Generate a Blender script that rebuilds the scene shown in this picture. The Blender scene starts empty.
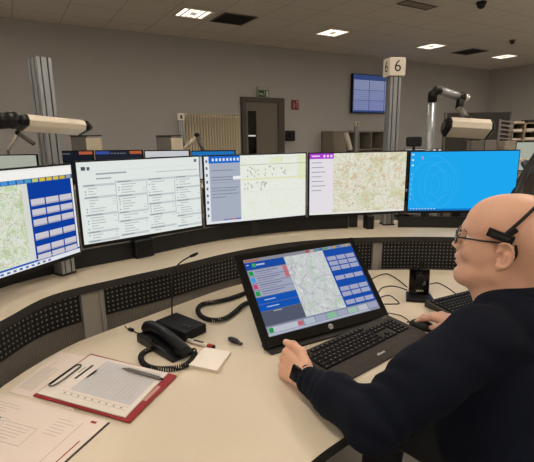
import bpy, math, random
import numpy as np
from mathutils import Vector, Matrix
random.seed(7)
SC = bpy.context.scene
COL = SC.collection
PI = math.pi

# ------------------------------------------------------------------ camera
FPX = 430.0
CP, CR, CH = math.radians(12.5), math.radians(0.8), 1.42
cF = Vector((0, math.cos(CP), -math.sin(CP)))
u0 = Vector((0, math.sin(CP), math.cos(CP)))
r0 = Vector((1, 0, 0))
cR = r0 * math.cos(CR) - u0 * math.sin(CR)
cU = u0 * math.cos(CR) + r0 * math.sin(CR)
cam_d = bpy.data.cameras.new('camera')
cam = bpy.data.objects.new('camera', cam_d)
COL.objects.link(cam)
M3 = Matrix((cR, cU, -cF)).transposed()
cam.matrix_world = Matrix.Translation((0, 0, CH)) @ M3.to_4x4()
cam_d.sensor_width = 36
cam_d.lens = 36 * FPX / 534
cam_d.clip_start = 0.02
SC.camera = cam

def ray(x, y):
    return cF + cR * ((x - 267) / FPX) + cU * ((231 - y) / FPX)
def P(x, y, z):
    d = ray(x, y); t = (z - CH) / d.z
    return Vector((d.x * t, d.y * t, z))
def D(x, y, t):
    return Vector((0, 0, CH)) + ray(x, y) * t

# room frame: s along the door wall (0 at the right corner), t away from it
RO = Vector((5.828, 11.747, 0)); RE = Vector((.8582, .5133, 0)); RN = Vector((.5133, -.8582, 0))
RANG = math.atan2(.5133, .8582)
def RW(s, t, z=0):
    v = RO + RE * s + RN * t
    return Vector((v.x, v.y, z))
def wall_hit(x, y, t):
    d = ray(x, y); p0 = RO + RN * t
    k = (p0.x * RN.x + p0.y * RN.y) / (d.x * RN.x + d.y * RN.y)
    q = Vector((0, 0, CH)) + d * k
    w = q - p0
    return w.x * RE.x + w.y * RE.y, q.z

# --------------------------------------------------------------- materials
def lin(c):
    c = c / 255.0
    return c / 12.92 if c <= .04045 else ((c + .055) / 1.055) ** 2.4
def rgb(r, g, b): return (lin(r), lin(g), lin(b), 1)
MATS = {}
def mat(name, col, rough=.5, metal=0, noise=0.0, scale=30, bump=0, spec=.5, coat=0, sss=0, stretch=None):
    if name in MATS: return MATS[name]
    m = bpy.data.materials.new(name); m.use_nodes = True
    nt = m.node_tree; b = nt.nodes['Principled BSDF']
    c = rgb(*col)
    b.inputs['Base Color'].default_value = c
    b.inputs['Roughness'].default_value = rough
    b.inputs['Metallic'].default_value = metal
    b.inputs['Specular IOR Level'].default_value = spec
    b.inputs['Coat Weight'].default_value = coat
    if sss:
        b.inputs['Subsurface Weight'].default_value = sss
        b.inputs['Subsurface Radius'].default_value = (.01, .004, .002)
        b.inputs['Subsurface Scale'].default_value = 1.0
    tc = nt.nodes.new('ShaderNodeTexCoord')
    nz = nt.nodes.new('ShaderNodeTexNoise'); nz.inputs['Scale'].default_value = scale; nz.inputs['Detail'].default_value = 4
    if stretch:
        mp = nt.nodes.new('ShaderNodeMapping'); mp.inputs['Scale'].default_value = stretch
        nt.links.new(tc.outputs['Object'], mp.inputs['Vector']); nt.links.new(mp.outputs['Vector'], nz.inputs['Vector'])
    else:
        nt.links.new(tc.outputs['Object'], nz.inputs['Vector'])
    n = noise if noise else .04
    mx = nt.nodes.new('ShaderNodeMix'); mx.data_type = 'RGBA'
    mx.inputs['A'].default_value = tuple(v * (1 - n) for v in c[:3]) + (1,)
    mx.inputs['B'].default_value = tuple(min(1, v * (1 + n)) for v in c[:3]) + (1,)
    nt.links.new(nz.outputs['Fac'], mx.inputs['Factor'])
    nt.links.new(mx.outputs['Result'], b.inputs['Base Color'])
    if bump:
        bp = nt.nodes.new('ShaderNodeBump'); bp.inputs['Strength'].default_value = bump; bp.inputs['Distance'].default_value = .004
        nt.links.new(nz.outputs['Fac'], bp.inputs['Height']); nt.links.new(bp.outputs['Normal'], b.inputs['Normal'])
    MATS[name] = m
    return m
def glow(r, g, b, k=1.0):
    name = 'glow_%d_%d_%d_%g' % (r, g, b, k)
    if name in MATS: return MATS[name]
    m = bpy.data.materials.new(name); m.use_nodes = True
    nt = m.node_tree; nt.nodes.remove(nt.nodes['Principled BSDF'])
    e = nt.nodes.new('ShaderNodeEmission'); e.inputs['Color'].default_value = rgb(r, g, b); e.inputs['Strength'].default_value = k
    nt.links.new(e.outputs[0], nt.nodes['Material Output'].inputs[0])
    MATS[name] = m
    return m
def glow_map(name, base, blobs, lines, scale=6, k=1.0, line_w=.03):
    """lit map image: pale ground with soft patches and thin road lines"""
    m = bpy.data.materials.new(name); m.use_nodes = True
    nt = m.node_tree; nt.nodes.remove(nt.nodes['Principled BSDF'])
    e = nt.nodes.new('ShaderNodeEmission'); e.inputs['Strength'].default_value = k
    uv = nt.nodes.new('ShaderNodeUVMap')
    prev = None
    colr = rgb(*base)
    last = None
    for i, (c, sc_, th, soft) in enumerate(blobs):
        nz = nt.nodes.new('ShaderNodeTexNoise'); nz.inputs['Scale'].default_value = sc_; nz.inputs['Detail'].default_value = 5
        mp = nt.nodes.new('ShaderNodeMapping'); mp.inputs['Location'].default_value = (i * 3.7 + 1, i * 1.9, 0)
        nt.links.new(uv.outputs[0], mp.inputs[0]); nt.links.new(mp.outputs[0], nz.inputs['Vector'])
        rp = nt.nodes.new('ShaderNodeMapRange'); rp.inputs['From Min'].default_value = th; rp.inputs['From Max'].default_value = th + soft
        nt.links.new(nz.outputs['Fac'], rp.inputs['Value'])
        mx = nt.nodes.new('ShaderNodeMix'); mx.data_type = 'RGBA'
        if last is None: mx.inputs['A'].default_value = colr
        else: nt.links.new(last, mx.inputs['A'])
        mx.inputs['B'].default_value = rgb(*c)
        nt.links.new(rp.outputs[0], mx.inputs['Factor']); last = mx.outputs['Result']
    for i, (c, sc_, w) in enumerate(lines):
        vo = nt.nodes.new('ShaderNodeTexVoronoi'); vo.feature = 'DISTANCE_TO_EDGE'; vo.inputs['Scale'].default_value = sc_
        nz = nt.nodes.new('ShaderNodeTexNoise'); nz.inputs['Scale'].default_value = sc_ * 1.5
        ad = nt.nodes.new('ShaderNodeMix'); ad.data_type = 'RGBA'; ad.inputs['Factor'].default_value = .12
        nt.links.new(uv.outputs[0], ad.inputs['A']); nt.links.new(uv.outputs[0], nz.inputs['Vector']); nt.links.new(nz.outputs['Color'], ad.inputs['B'])
        nt.links.new(ad.outputs['Result'], vo.inputs['Vector'])
        rp = nt.nodes.new('ShaderNodeMapRange'); rp.inputs['From Min'].default_value = w; rp.inputs['From Max'].default_value = w * .3
        nt.links.new(vo.outputs['Distance'], rp.inputs['Value'])
        mx = nt.nodes.new('ShaderNodeMix'); mx.data_type = 'RGBA'
        if last is None: mx.inputs['A'].default_value = colr
        else: nt.links.new(last, mx.inputs['A'])
        mx.inputs['B'].default_value = rgb(*c)
        nt.links.new(rp.outputs[0], mx.inputs['Factor']); last = mx.outputs['Result']
    nt.links.new(last, e.inputs['Color'])
    nt.links.new(e.outputs[0], nt.nodes['Material Output'].inputs[0])
    return m
def pattern(name, c1, c2, kind, pitch, frac, rough=.6, metal=0):
    """uv in metres. dots = round holes on a grid, grid = thin joint lines, ribs = stripes along u"""
    m = bpy.data.materials.new(name); m.use_nodes = True
    nt = m.node_tree; b = nt.nodes['Principled BSDF']
    b.inputs['Roughness'].default_value = rough; b.inputs['Metallic'].default_value = metal
    uv = nt.nodes.new('ShaderNodeUVMap'); sp = nt.nodes.new('ShaderNodeSeparateXYZ'); nt.links.new(uv.outputs[0], sp.inputs[0])
    def mt(op, a, bb):
        n = nt.nodes.new('ShaderNodeMath'); n.operation = op
        for i, v in enumerate((a, bb)):
            if v is None: continue
            if isinstance(v, (int, float)): n.inputs[i].default_value = v
            else: nt.links.new(v, n.inputs[i])
        return n.outputs[0]
    def cell(o):
        f = mt('FRACT', mt('DIVIDE', o, pitch), None)
        return mt('ABSOLUTE', mt('SUBTRACT', f, .5), None)
    cx, cy = cell(sp.outputs[0]), cell(sp.outputs[1])
    if kind == 'dots':
        d = mt('SQRT', mt('ADD', mt('MULTIPLY', cx, cx), mt('MULTIPLY', cy, cy)), None)
        fac = mt('LESS_THAN', d, frac)
    elif kind == 'grid':
        fac = mt('GREATER_THAN', mt('MAXIMUM', cx, cy), .5 - frac)
    else:
        fac = mt('GREATER_THAN', cx, .5 - frac)
    nz = nt.nodes.new('ShaderNodeTexNoise'); nz.inputs['Scale'].default_value = 40; nz.inputs['Detail'].default_value = 5
    nt.links.new(uv.outputs[0], nz.inputs['Vector'])
    m1 = nt.nodes.new('ShaderNodeMix'); m1.data_type = 'RGBA'
    a = rgb(*c1)
    m1.inputs['A'].default_value = tuple(v * .93 for v in a[:3]) + (1,); m1.inputs['B'].default_value = tuple(v * 1.07 for v in a[:3]) + (1,)
    nt.links.new(nz.outputs['Fac'], m1.inputs['Factor'])
    mx = nt.nodes.new('ShaderNodeMix'); mx.data_type = 'RGBA'
    nt.links.new(m1.outputs['Result'], mx.inputs['A']); mx.inputs['B'].default_value = rgb(*c2)
    nt.links.new(fac, mx.inputs['Factor']); nt.links.new(mx.outputs['Result'], b.inputs['Base Color'])
    return m

WALL = mat('wall_paint', (190, 187, 183), .9, noise=.03, scale=3)
CEIL = pattern('ceiling_tiles', (226, 219, 206), (192, 184, 170), 'grid', .585, .012, .95)
FLOOR = mat('carpet', (158, 153, 146), .95, noise=.25, scale=120, bump=.3)
DESK = mat('desk_laminate', (220, 206, 182), .45, noise=.02, scale=60)
SHELF = mat('shelf_laminate', (208, 194, 170), .4, noise=.03, scale=8, stretch=(1, 1, 1))
DGREY = mat('dark_grey_edge', (46, 44, 42), .6, spec=.3)
BLACK = mat('black_plastic', (7, 7, 8), .38, spec=.35)
MBLACK = mat('matt_black_plastic', (10, 10, 11), .6, spec=.3)
GLOSSB = mat('glossy_black', (8, 8, 9), .12)
ALU = mat('brushed_aluminium', (165, 168, 170), .38, .75, noise=.05, scale=20, stretch=(20, 20, .5))
ALUG = mat('aluminium_slot', (38, 38, 40), .5)
LAMPW = mat('cream_lamp_plastic', (222, 212, 192), .4)
GREYM = mat('grey_metal', (118, 112, 104), .45, .3)
PERF = pattern('perforated_black_metal', (13, 13, 14), (150, 146, 140), 'dots', .0185, .19, .45, .2)
PERFF = pattern('fine_perforated_black', (12, 12, 13), (34, 34, 35), 'dots', .009, .2, .5, .2)
RIBS = pattern('ribbed_dark_plastic', (128, 120, 108), (84, 78, 70), 'ribs', .006, .2, .7)
PAPER = mat('paper', (232, 222, 212), .8, noise=.02)
PAPER2 = mat('paper_cream', (232, 216, 204), .8, noise=.02)
INK = mat('ink_grey', (150, 142, 136), .8)
INKD = mat('ink_dark', (48, 46, 50), .8)
SHADE = mat('printed_grey_block', (206, 203, 203), .8)
RED = mat('red_board', (150, 28, 32), .45)
SKIN = mat('skin', (222, 172, 144), .42, noise=.06, scale=18, bump=.08, sss=.12)
NAVY = mat('navy_knit', (10, 16, 30), .9, noise=.18, scale=160, bump=.35, spec=.2)
PANTS = mat('dark_trousers', (12, 12, 15), .9)
KEYB = mat('keyboard_case', (62, 57, 52), .7, spec=.25)
KEYM = mat('key_cap', (26, 25, 25), .75, spec=.2)
DOORF = mat('door_frame_grey', (84, 78, 70), .6)
DOORL = mat('door_leaf_grey', (122, 114, 102), .6)
RAD = mat('radiator_cream', (232, 220, 192), .4)
PART = mat('partition_fabric', (58, 54, 52), .95, noise=.12, scale=90)
WHITE = mat('white_plastic', (225, 215, 198), .5)

# ----------------------------------------------------------------- meshes
def tag(o, label=None, cat=None, group=None, kind=None):
    if label: o['label'] = label
    if cat: o['category'] = cat
    if group: o['group'] = group
    if kind: o['kind'] = kind
    return o
def thing(name, loc, label, cat, group=None, rz=0):
    o = bpy.data.objects.new(name, None); COL.objects.link(o)
    o.empty_display_size = .05
    o.location = loc; o.rotation_euler = (0, 0, rz)
    return tag(o, label, cat, group)
class MB:
    def __init__(s): s.v = []; s.f = []; s.m = []; s.uv = {}; s.mats = []; s.sm = []
    def mi(s, m):
        if m not in s.mats: s.mats.append(m)
        return s.mats.index(m)
    def add(s, vs, fs, m, uvs=None, smooth=False):
        b = len(s.v); s.v += [tuple(v) for v in vs]; k = s.mi(m)
        for i, f in enumerate(fs):
            if uvs: s.uv[len(s.f)] = uvs[i]
            s.f.append([j + b for j in f]); s.m.append(k); s.sm.append(smooth)
        return s
    def box(s, lo, hi, m, M=None):
        x0, y0, z0 = lo; x1, y1, z1 = hi
        vs = [Vector(p) for p in ((x0,y0,z0),(x1,y0,z0),(x1,y1,z0),(x0,y1,z0),(x0,y0,z1),(x1,y0,z1),(x1,y1,z1),(x0,y1,z1))]
        if M: vs = [M @ v for v in vs]
        return s.add(vs, [(3,2,1,0),(4,5,6,7),(0,1,5,4),(1,2,6,5),(2,3,7,6),(3,0,4,7)], m)
    def prism(s, poly, z0, z1, m, m_side=None, M=None):
        n = len(poly)
        a = sum(poly[i][0]*poly[(i+1)%n][1]-poly[(i+1)%n][0]*poly[i][1] for i in range(n))
        if a < 0: poly = poly[::-1]
        vs = [Vector((p[0], p[1], z0)) for p in poly] + [Vector((p[0], p[1], z1)) for p in poly]
        if M: vs = [M @ v for v in vs]
        b = len(s.v)
        s.add(vs, [tuple(range(n-1, -1, -1)), tuple(range(n, 2*n))], m)
        k = s.mi(m_side or m)
        for i in range(n):
            j = (i+1) % n
            s.f.append([b+i, b+j, b+n+j, b+n+i]); s.m.append(k); s.sm.append(False)
        return s
    def quad(s, a, b, c, d, m, uv=((0,0),(1,0),(1,1),(0,1))):
        return s.add([a, b, c, d], [(0,1,2,3)], m, [uv])
    def tube(s, pts, r, m, n=10, closed=False, taper=None):
        pts = [Vector(p) for p in pts]; vs = []; fs = []
        N = len(pts); up = None
        for i, p in enumerate(pts):
            t = (pts[min(i+1, N-1)] - pts[max(i-1, 0)])
            if t.length < 1e-9: t = Vector((0,0,1))
            t.normalize()
            if up is None:
                up = Vector((0,0,1)) if abs(t.z) < .9 else Vector((1,0,0))
            up = (up - t * up.dot(t))
            if up.length < 1e-6: up = t.orthogonal()
            up.normalize(); sd = t.cross(up)
            rr = r if taper is None else taper[i] if isinstance(taper, (list, tuple)) else r
            for k in range(n):
                a = 2*PI*k/n; vs.append(p + up*math.cos(a)*rr + sd*math.sin(a)*rr)
        for i in range(N-1):
            for k in range(n):
                fs.append((i*n+k, i*n+(k+1)%n, (i+1)*n+(k+1)%n, (i+1)*n+k))
        fs.append(tuple(range(n-1,-1,-1))); fs.append(tuple(range((N-1)*n, N*n)))
        return s.add(vs, fs, m, smooth=True)
    def ball(s, c, r, m, n=12, M=None):
        if isinstance(r, (int, float)): r = (r, r, r)
        vs = []; fs = []
        h = n//2
        for i in range(h+1):
            for k in range(n):
                th = PI*i/h; ph = 2*PI*k/n
                v = Vector((r[0]*math.sin(th)*math.cos(ph), r[1]*math.sin(th)*math.sin(ph), r[2]*math.cos(th)))
                if M: v = M @ v
                vs.append(Vector(c) + v)
        for i in range(h):
            for k in range(n): fs.append((i*n+k, (i+1)*n+k, (i+1)*n+(k+1)%n, i*n+(k+1)%n))
        return s.add(vs, fs, m, smooth=True)
    def build(s, name, parent=None, bevel=0, seg=2, loc=None, rz=None):
        me = bpy.data.meshes.new(name)
        me.from_pydata(s.v, [], s.f)
        for m in s.mats: me.materials.append(m)
        me.polygons.foreach_set('material_index', s.m)
        me.polygons.foreach_set('use_smooth', s.sm)
        ul = me.uv_layers.new(name='UVMap')
        for i, p in enumerate(me.polygons):
            u = s.uv.get(i)
            if u:
                for j, li in enumerate(p.loop_indices): ul.data[li].uv = u[j]
        me.update()
        o = bpy.data.objects.new(name, me); COL.objects.link(o)
        if parent: o.parent = parent
        if loc is not None: o.location = loc
        if rz is not None: o.rotation_euler = (0, 0, rz)
        if bevel:
            b = o.modifiers.new('bevel', 'BEVEL'); b.width = bevel; b.segments = seg; b.limit_method = 'ANGLE'; b.angle_limit = .6
            b.harden_normals = False
        return o
def smooth_path(pts, k=8, z=None):
    pts = [Vector(p) for p in pts]
    out = []
    for i in range(len(pts)-1):
        a = pts[max(i-1,0)]; b = pts[i]; c = pts[i+1]; d = pts[min(i+2, len(pts)-1)]
        for j in range(k):
            t = j/k
            out.append(.5*((2*b)+(c-a)*t+(2*a-5*b+4*c-d)*t*t+(3*b-a-3*c+d)*t**3))
    out.append(pts[-1]); return out
def coil_path(pts, R, turns, k=10):
    base = smooth_path(pts, 12); L = [0]
    for i in range(1, len(base)): L.append(L[-1]+(base[i]-base[i-1]).length)
    out = []; n = int(turns*k)
    j = 0
    for i in range(n+1):
        d = L[-1]*i/n
        while j < len(L)-2 and L[j+1] < d: j += 1
        f = (d-L[j])/max(1e-9, L[j+1]-L[j]); p = base[j].lerp(base[j+1], f)
        t = (base[j+1]-base[j]).normalized(); up = Vector((0,0,1)); sd = t.cross(up).normalized(); u2 = sd.cross(t)
        a = 2*PI*i/k
        out.append(p + sd*math.cos(a)*R + u2*math.sin(a)*R)
    return out
def text_mb(mb, s, size, m, M, depth=.0006):
    cu = bpy.data.curves.new('t', 'FONT'); cu.body = s; cu.size = size; cu.align_x = 'CENTER'; cu.align_y = 'CENTER'; cu.extrude = depth
    ob = bpy.data.objects.new('t', cu); COL.objects.link(ob)
    dg = bpy.context.evaluated_depsgraph_get(); dg.update()
    me = bpy.data.meshes.new_from_object(ob.evaluated_get(dg))
    mb.add([M @ v.co for v in me.vertices], [tuple(p.vertices) for p in me.polygons], m)
    bpy.data.objects.remove(ob); bpy.data.curves.remove(cu); bpy.data.meshes.remove(me)
def copy_tree(o, parent=None):
    c = o.copy(); COL.objects.link(c); c.parent = parent
    for ch in list(o.children): copy_tree(ch, c)
    return c

# ------------------------------------------------------------------- room
SL, TB, HC = -17.0, 12.0, 3.0
def slab(name, s0, t0, s1, t1, z0, z1, m, uvm=False):
    mb = MB()
    q = [RW(s0,t0), RW(s1,t0), RW(s1,t1), RW(s0,t1)]
    mb.prism([(v.x, v.y) for v in q], z0, z1, m)
    o = mb.build(name); tag(o, kind='structure'); return o
slab('floor', SL-.2, -.2, .2, TB+.2, -.1, 0, FLOOR)
slab('wall_back', SL-.2, -.2, .2, 0, 0, 3.2, WALL)
slab('wall_right', 0, 0, .2, TB, 0, 3.2, WALL)
slab('wall_left', SL-.2, 0, SL, TB, 0, 3.2, WALL)
slab('wall_front', SL-.2, TB, .2, TB+.2, 0, 3.2, WALL)
# ceiling with uv in metres so the tile joints fall around the lamps
mb = MB()
off = .585 * .5
def cuv(s, t): return (s + 8.68 + off + .585*40, t - 1.36 + off + .585*40)
cs = [(SL, 0), (0, 0), (0, TB), (SL, TB)]
lo = [RW(s, t, HC) for s, t in cs]; hi = [RW(s, t, HC+.15) for s, t in cs]
mb.add(lo, [(0,1,2,3)], CEIL, [[cuv(*c) for c in cs]])
mb.add(lo+hi, [(4,7,6,5),(0,4,5,1),(1,5,6,2),(2,6,7,3),(3,7,4,0)], CEIL)
tag(mb.build('ceiling'), kind='structure')

# ceiling lamps
LG = glow(255, 243, 229, 64)
LG2 = glow(255, 243, 229, 18)
LGW = glow(255, 240, 218, 1.9)
LGW2 = glow(255, 240, 218, .8)
def lamp_parts(root, LG=LG, LG2=LG2):
    f = MB()
    for a, b in (((-.29,-.29),(.29,-.265)),((-.29,.265),(.29,.29)),((-.29,-.265),(-.265,.265)),((.265,-.265),(.29,.265))):
        f.box((a[0],a[1],-.012),(b[0],b[1],0), WHITE)
    f.build('lamp_frame', root)
    d = MB()
    for i in range(2):
        for sgn in (-1, 1):
            x = sgn*(.105+.105*i)
            for k in range(6):
                y0 = -.255+k*.087
                d.box((x-.034, y0, -.006), (x+.034, y0+.062, -.002), LG)
    for sgn in (-1, 1):
        for k in range(2): d.box((-.05, sgn*(.2-.07*k)-.028, -.006), (.05, sgn*(.2-.07*k)+.028, -.002), LG)
    d.build('lamp_diffuser', root)
    c = MB(); c.box((-.06,-.08,-.008),(.06,.08,-.002), LG2); c.box((-.262,-.262,-.002),(.262,.262,-.0005), GREYM)
    for k in range(3): c.box((-.045+.032*k,-.06,-.014),(-.032+.032*k,.06,-.008), WHITE)
    c.build('lamp_louver', root)
vis = {0: 'square ceiling lamp nearest the left, beside the dark ceiling vent',
       1: 'square ceiling lamp above the red fire sign, second from the left in its row',
       2: 'square ceiling lamp above the numbered column, third from the left in its row',
       3: 'square ceiling lamp nearest the far right room corner'}
first = None
for m_ in range(5):
    for k_ in range(-3, 4):
        s, t = -8.68+2.34*k_, 1.36+2.34*m_
        if s < SL+.4 or s > -.3: continue
        p = RW(s, t, HC)
        if m_ == 1: first = None if k_ == -3 else first
        if first is None:
            first = thing('ceiling_lamp', p, 'x', 'ceiling lamp', 'square ceiling lamps', RANG); lamp_parts(first, *((LGW, LGW2) if m_ == 0 else (LG, LG2))); o = first
        else:
            o = copy_tree(first)
        o.location = p; o.scale = (.74, .74, 1)
        if m_ == 0 and k_ in vis: o['label'] = vis[k_]
        elif m_ == 1 and k_ == 1: o['label'] = 'square ceiling lamp cut off at the top edge of the picture, right of the middle'
        else: o['label'] = 'square ceiling lamp of the same grid, outside the picture'

def vent(s, t, label):
    r = thing('ceiling_vent', RW(s, t, HC), label, 'vent', 'dark ceiling vents', RANG); r.scale = (.86, .86, 1)
    b = MB(); b.box((-.285,-.285,-.004),(.285,.285,0), MBLACK); b.build('vent_backing', r)
    f = MB()
    for q in (-1, 1):
        f.box((-.29, q*.28-.012, -.012), (.29, q*.28+.012, -.002), GREYM); f.box((q*.28-.012, -.268, -.012), (q*.28+.012, .268, -.002), GREYM)
    f.build('vent_frame', r)
    g = MB()
    for k in range(11):
        g.box((-.26, -.25+k*.048, -.014), (.26, -.235+k*.048, -.004), DGREY)
    g.build('vent_slats', r)
vent(-8.095, 1.36, 'dark square ceiling vent beside the leftmost ceiling lamp')
vent(-2.84, 1.36, 'dark square ceiling vent between the two rightmost lamps')
r = thing('slot_diffuser', RW(-6.35, 3.02, HC), 'narrow outlined slot in the ceiling near the top edge', 'vent', None, RANG)
b = MB(); b.box((-.28,-.09,-.006),(.28,-.075,0), DGREY); b.box((-.28,.075,-.006),(.28,.09,0), DGREY)
b.box((-.28,-.075,-.006),(-.268,.075,0), DGREY); b.box((.268,-.075,-.006),(.28,.075,0), DGREY); b.build('slot_rim', r)
b = MB(); b.box((-.265,-.07,-.003),(.265,.07,0), mat('slot_face', (150,138,120), .9)); b.build('slot_face', r)
r = thing('dome_camera', RW(-5.75, 3.5, HC), 'small black dome hanging from the ceiling at the top right', 'camera')
b = MB(); b.tube([(0,0,0),(0,0,-.03)], .06, BLACK, 20); b.build('dome_base', r)
b = MB(); b.ball((0,0,-.04), (.05,.05,.045), GLOSSB, 18); b.build('dome', r)
r = thing('smoke_detector', RW(-3.15, 2.39, HC), 'small grey smoke detector on the ceiling at the right', 'smoke detector')
b = MB(); b.tube([(0,0,0),(0,0,-.03)], .05, GREYM, 20); b.build('detector_base', r)
b = MB(); b.tube([(0,0,-.03),(0,0,-.06)], .032, DGREY, 20); b.build('detector_head', r)

# door, signs, radiator, tv  (local: x = along wall, y = toward the room, z up)
def wall_thing(name, s, t, z, label, cat, group=None):
    r = thing(name, RW(s, t, z), label, cat, group, RANG); return r   # local -y points into the room
dr = bpy.data.objects.new('door_1', None); COL.objects.link(dr); dr.location = RW(-7.31, 0, 0); dr.rotation_euler = (0,0,RANG); dr['kind'] = 'structure'
b = MB(); b.box((0,-.06,0),(.085,0,2.1), DOORF); b.box((.77,-.06,0),(.91,0,2.1), DOORF); b.box((.085,-.06,2.02),(.77,0,2.1), DOORF)
b.build('door_frame', dr, .004)
b = MB(); b.box((.085,-.03,.01),(.13,-.002,2.02), DOORL); b.box((.31,-.03,.01),(.77,-.002,2.02), DOORL); b.box((.13,-.03,1.86),(.31,-.002,2.02), DOORL); b.box((.13,-.03,.01),(.31,-.002,.25), DOORL)
b.build('door_leaf', dr)
b = MB(); b.box((.13,-.02,.25),(.31,-.012,1.86), GLOSSB); b.build('glass_strip', dr)
b = MB(); b.box((.14,-.026,1.41),(.29,-.02,1.435), glow(230,222,210,.8)); b.build('painted_glass_light', dr)  # glowing bar painted onto the opaque black glass for light seen in the pane
b = MB(); b.tube([(.70,-.03,1.05),(.70,-.075,1.05),(.60,-.075,1.05)], .01, ALU, 10); b.build('door_handle', dr)
# exit sign
r = wall_thing('exit_sign', -6.98, -.0, 2.10, 'green and white emergency exit sign above the grey door', 'sign')
b = MB(); b.box((0,-.07,0),(.24,-.005,.19), mat('sign_housing', (176,178,160), .5)); b.build('sign_housing', r, .004)
b = MB(); G = mat('exit_green', (22, 92, 52), .5); W_ = mat('sign_white', (205, 210, 190), .5)
b.box((.01,-.074,.008),(.23,-.07,.125), G)
b.box((.015,-.077,.05),(.07,-.074,.066), W_)
b.add([(.07,-.077,.03),(.095,-.077,.058),(.07,-.077,.086)], [(0,1,2)], W_)
b.ball((.135,-.076,.105), (.009,.002,.009), W_, 10)
b.tube([(.133,-.076,.095),(.128,-.076,.062)], .0065, W_, 6)
b.tube([(.128,-.076,.062),(.145,-.076,.045),(.137,-.076,.02)], .005, W_, 6); b.tube([(.128,-.076,.062),(.115,-.076,.04),(.1,-.076,.03)], .005, W_, 6)
b.tube([(.133,-.076,.09),(.15,-.076,.078)], .004, W_, 6); b.tube([(.133,-.076,.09),(.115,-.076,.075)], .004, W_, 6)
b.box((.17,-.077,.012),(.215,-.074,.115), W_)
b.build('pictogram', r)
# fire sign
r = wall_thing('fire_sign', -6.215, -.0, 1.90, 'red square fire extinguisher sign on the wall right of the door', 'sign')
b = MB(); b.box((0,-.012,0),(.17,-.002,.18), mat('fire_red', (140, 26, 28), .5)); b.build('sign_plate', r)
b = MB(); W2 = mat('sign_offwhite', (200, 180, 165), .5)
b.tube([(.055,-.015,.03),(.055,-.015,.105)], .016, W2, 10); b.tube([(.055,-.015,.105),(.055,-.015,.13),(.035,-.015,.13)], .005, W2, 6)
b.tube([(.06,-.015,.13),(.085,-.015,.115),(.09,-.015,.07)], .004, W2, 6)
b.add([(.105,-.0145,.15),(.155,-.0145,.15),(.13,-.0145,.11)], [(0,1,2)], W2)
b.box((.123,-.015,.03),(.137,-.013,.11), W2); b.box((.105,-.015,.155),(.155,-.013,.163), W2)
b.build('pictogram', r)
# black box
r = wall_thing('wall_terminal', -6.36, 0, 1.31, 'small black box mounted on the wall beside the door frame', 'wall box')
b = MB(); b.box((0,-.05,0),(.21,-.001,.2), BLACK); b.build('casing', r, .008)
b = MB(); b.box((.03,-.054,.07),(.18,-.05,.17), GLOSSB); b.build('display', r)
# radiator
r = wall_thing('radiator', -8.50, -.0, .15, 'tall cream column radiator on the wall left of the door', 'radiator')
n = 22; wdt = 1.12
for i in range(n):
    x = (i+.5)*wdt/n
    b = MB(); b.tube([(x,-.10,0),(x,-.10,1.63)], .0145, RAD, 10); b.tube([(x,-.055,.0),(x,-.055,1.63)], .012, RAD, 8)
    b.ball((x,-.08,1.63), (.02,.045,.022), RAD, 10); b.ball((x,-.08,0), (.02,.045,.022), RAD, 10)
    b.build('radiator_column', r)
b = MB(); b.tube([(0,-.08,.03),(wdt,-.08,.03)], .016, RAD); b.tube([(0,-.08,1.6),(wdt,-.08,1.6)], .016, RAD); b.build('header_pipe', r)
b = MB(); b.tube([(wdt,-.08,.03),(wdt+.05,-.08,.03),(wdt+.05,-.08,-.149)], .01, RAD); b.tube([(0,-.08,.03),(-.04,-.08,.03),(-.04,-.08,-.149)], .01, RAD)
b.box((.1,-.08,1.5),(.14,0,1.53), RAD); b.box((.98,-.08,1.5),(1.02,0,1.53), RAD); b.build('bracket', r)
# wall screen
r = wall_thing('wall_screen', -4.75, 0, 1.86, 'large wall-mounted screen showing a grid of pale tables', 'screen')
b = MB(); b.box((0,-.09,0),(1.36,-.03,.775), BLACK); b.build('screen_casing', r, .006)
b = MB(); b.box((.4,-.035,.2),(.95,-.001,.55), DGREY); b.build('wall_bracket', r)
b = MB()
def sq(b, x0, z0, x1, z1, m, y): b.quad((x0,y,z0),(x1,y,z0),(x1,y,z1),(x0,y,z1), m)
sq(b, .015,.015,1.345,.76, glow(58,76,128,.8), -.0905)
for i in range(3):
    for j in range(3):
        x0, z0 = .03+i*.44, .055+j*.205
        sq(b, x0, z0, x0+.425, z0+.195, glow(132+j*6,140+j*6,186,.8), -.0912)
        for k in range(4): sq(b, x0, z0+.03+k*.042, x0+.425, z0+.036+k*.042, glow(112,122,172,.8), -.0916)
sq(b, 1.0,.25,1.33,.275, glow(26,52,128,.8), -.092)
sq(b, .94,.12,1.0,.2, glow(196,206,232,.8), -.0918)
b.build('screen_face', r)

# ----------------------------------------------------------- shelf + desk
FR = [(-.86,.95),(-.80,1.196),(-.75,1.412),(-.571,1.587),(-.407,1.722),(-.187,1.93),(.019,2.068),(.21,2.15),(.435,2.195),(.699,2.203),(.956,2.184),(1.2,2.13),(1.42,2.03)]
def offset(path, d):
    out = []
    for i, p in enumerate(path):
        a = Vector(path[max(i-1,0)]); c = Vector(path[min(i+1, len(path)-1)])
        t = (c-a).normalized(); nrm = Vector((-t.y, t.x))
        out.append((p[0]+nrm.x*d, p[1]+nrm.y*d))
    return out
def resample(path, k=5):
    return [(p.x, p.y) for p in smooth_path([Vector((a, b, 0)) for a, b in path], k)]
FRs = resample(FR, 5)
root = thing('monitor_bench', (0,0,0), 'curved raised beige bench under the row of five monitors', 'desk')
b = MB(); n = len(FRs)
b30, b46 = offset(FRs, .29), offset(FRs, .46)
bk = [tuple(Vector(b30[i]).lerp(Vector(b46[i]), min(1, max(0, (i-13)/14)))) for i in range(n)]
zb, zt = .86, .89
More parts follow.
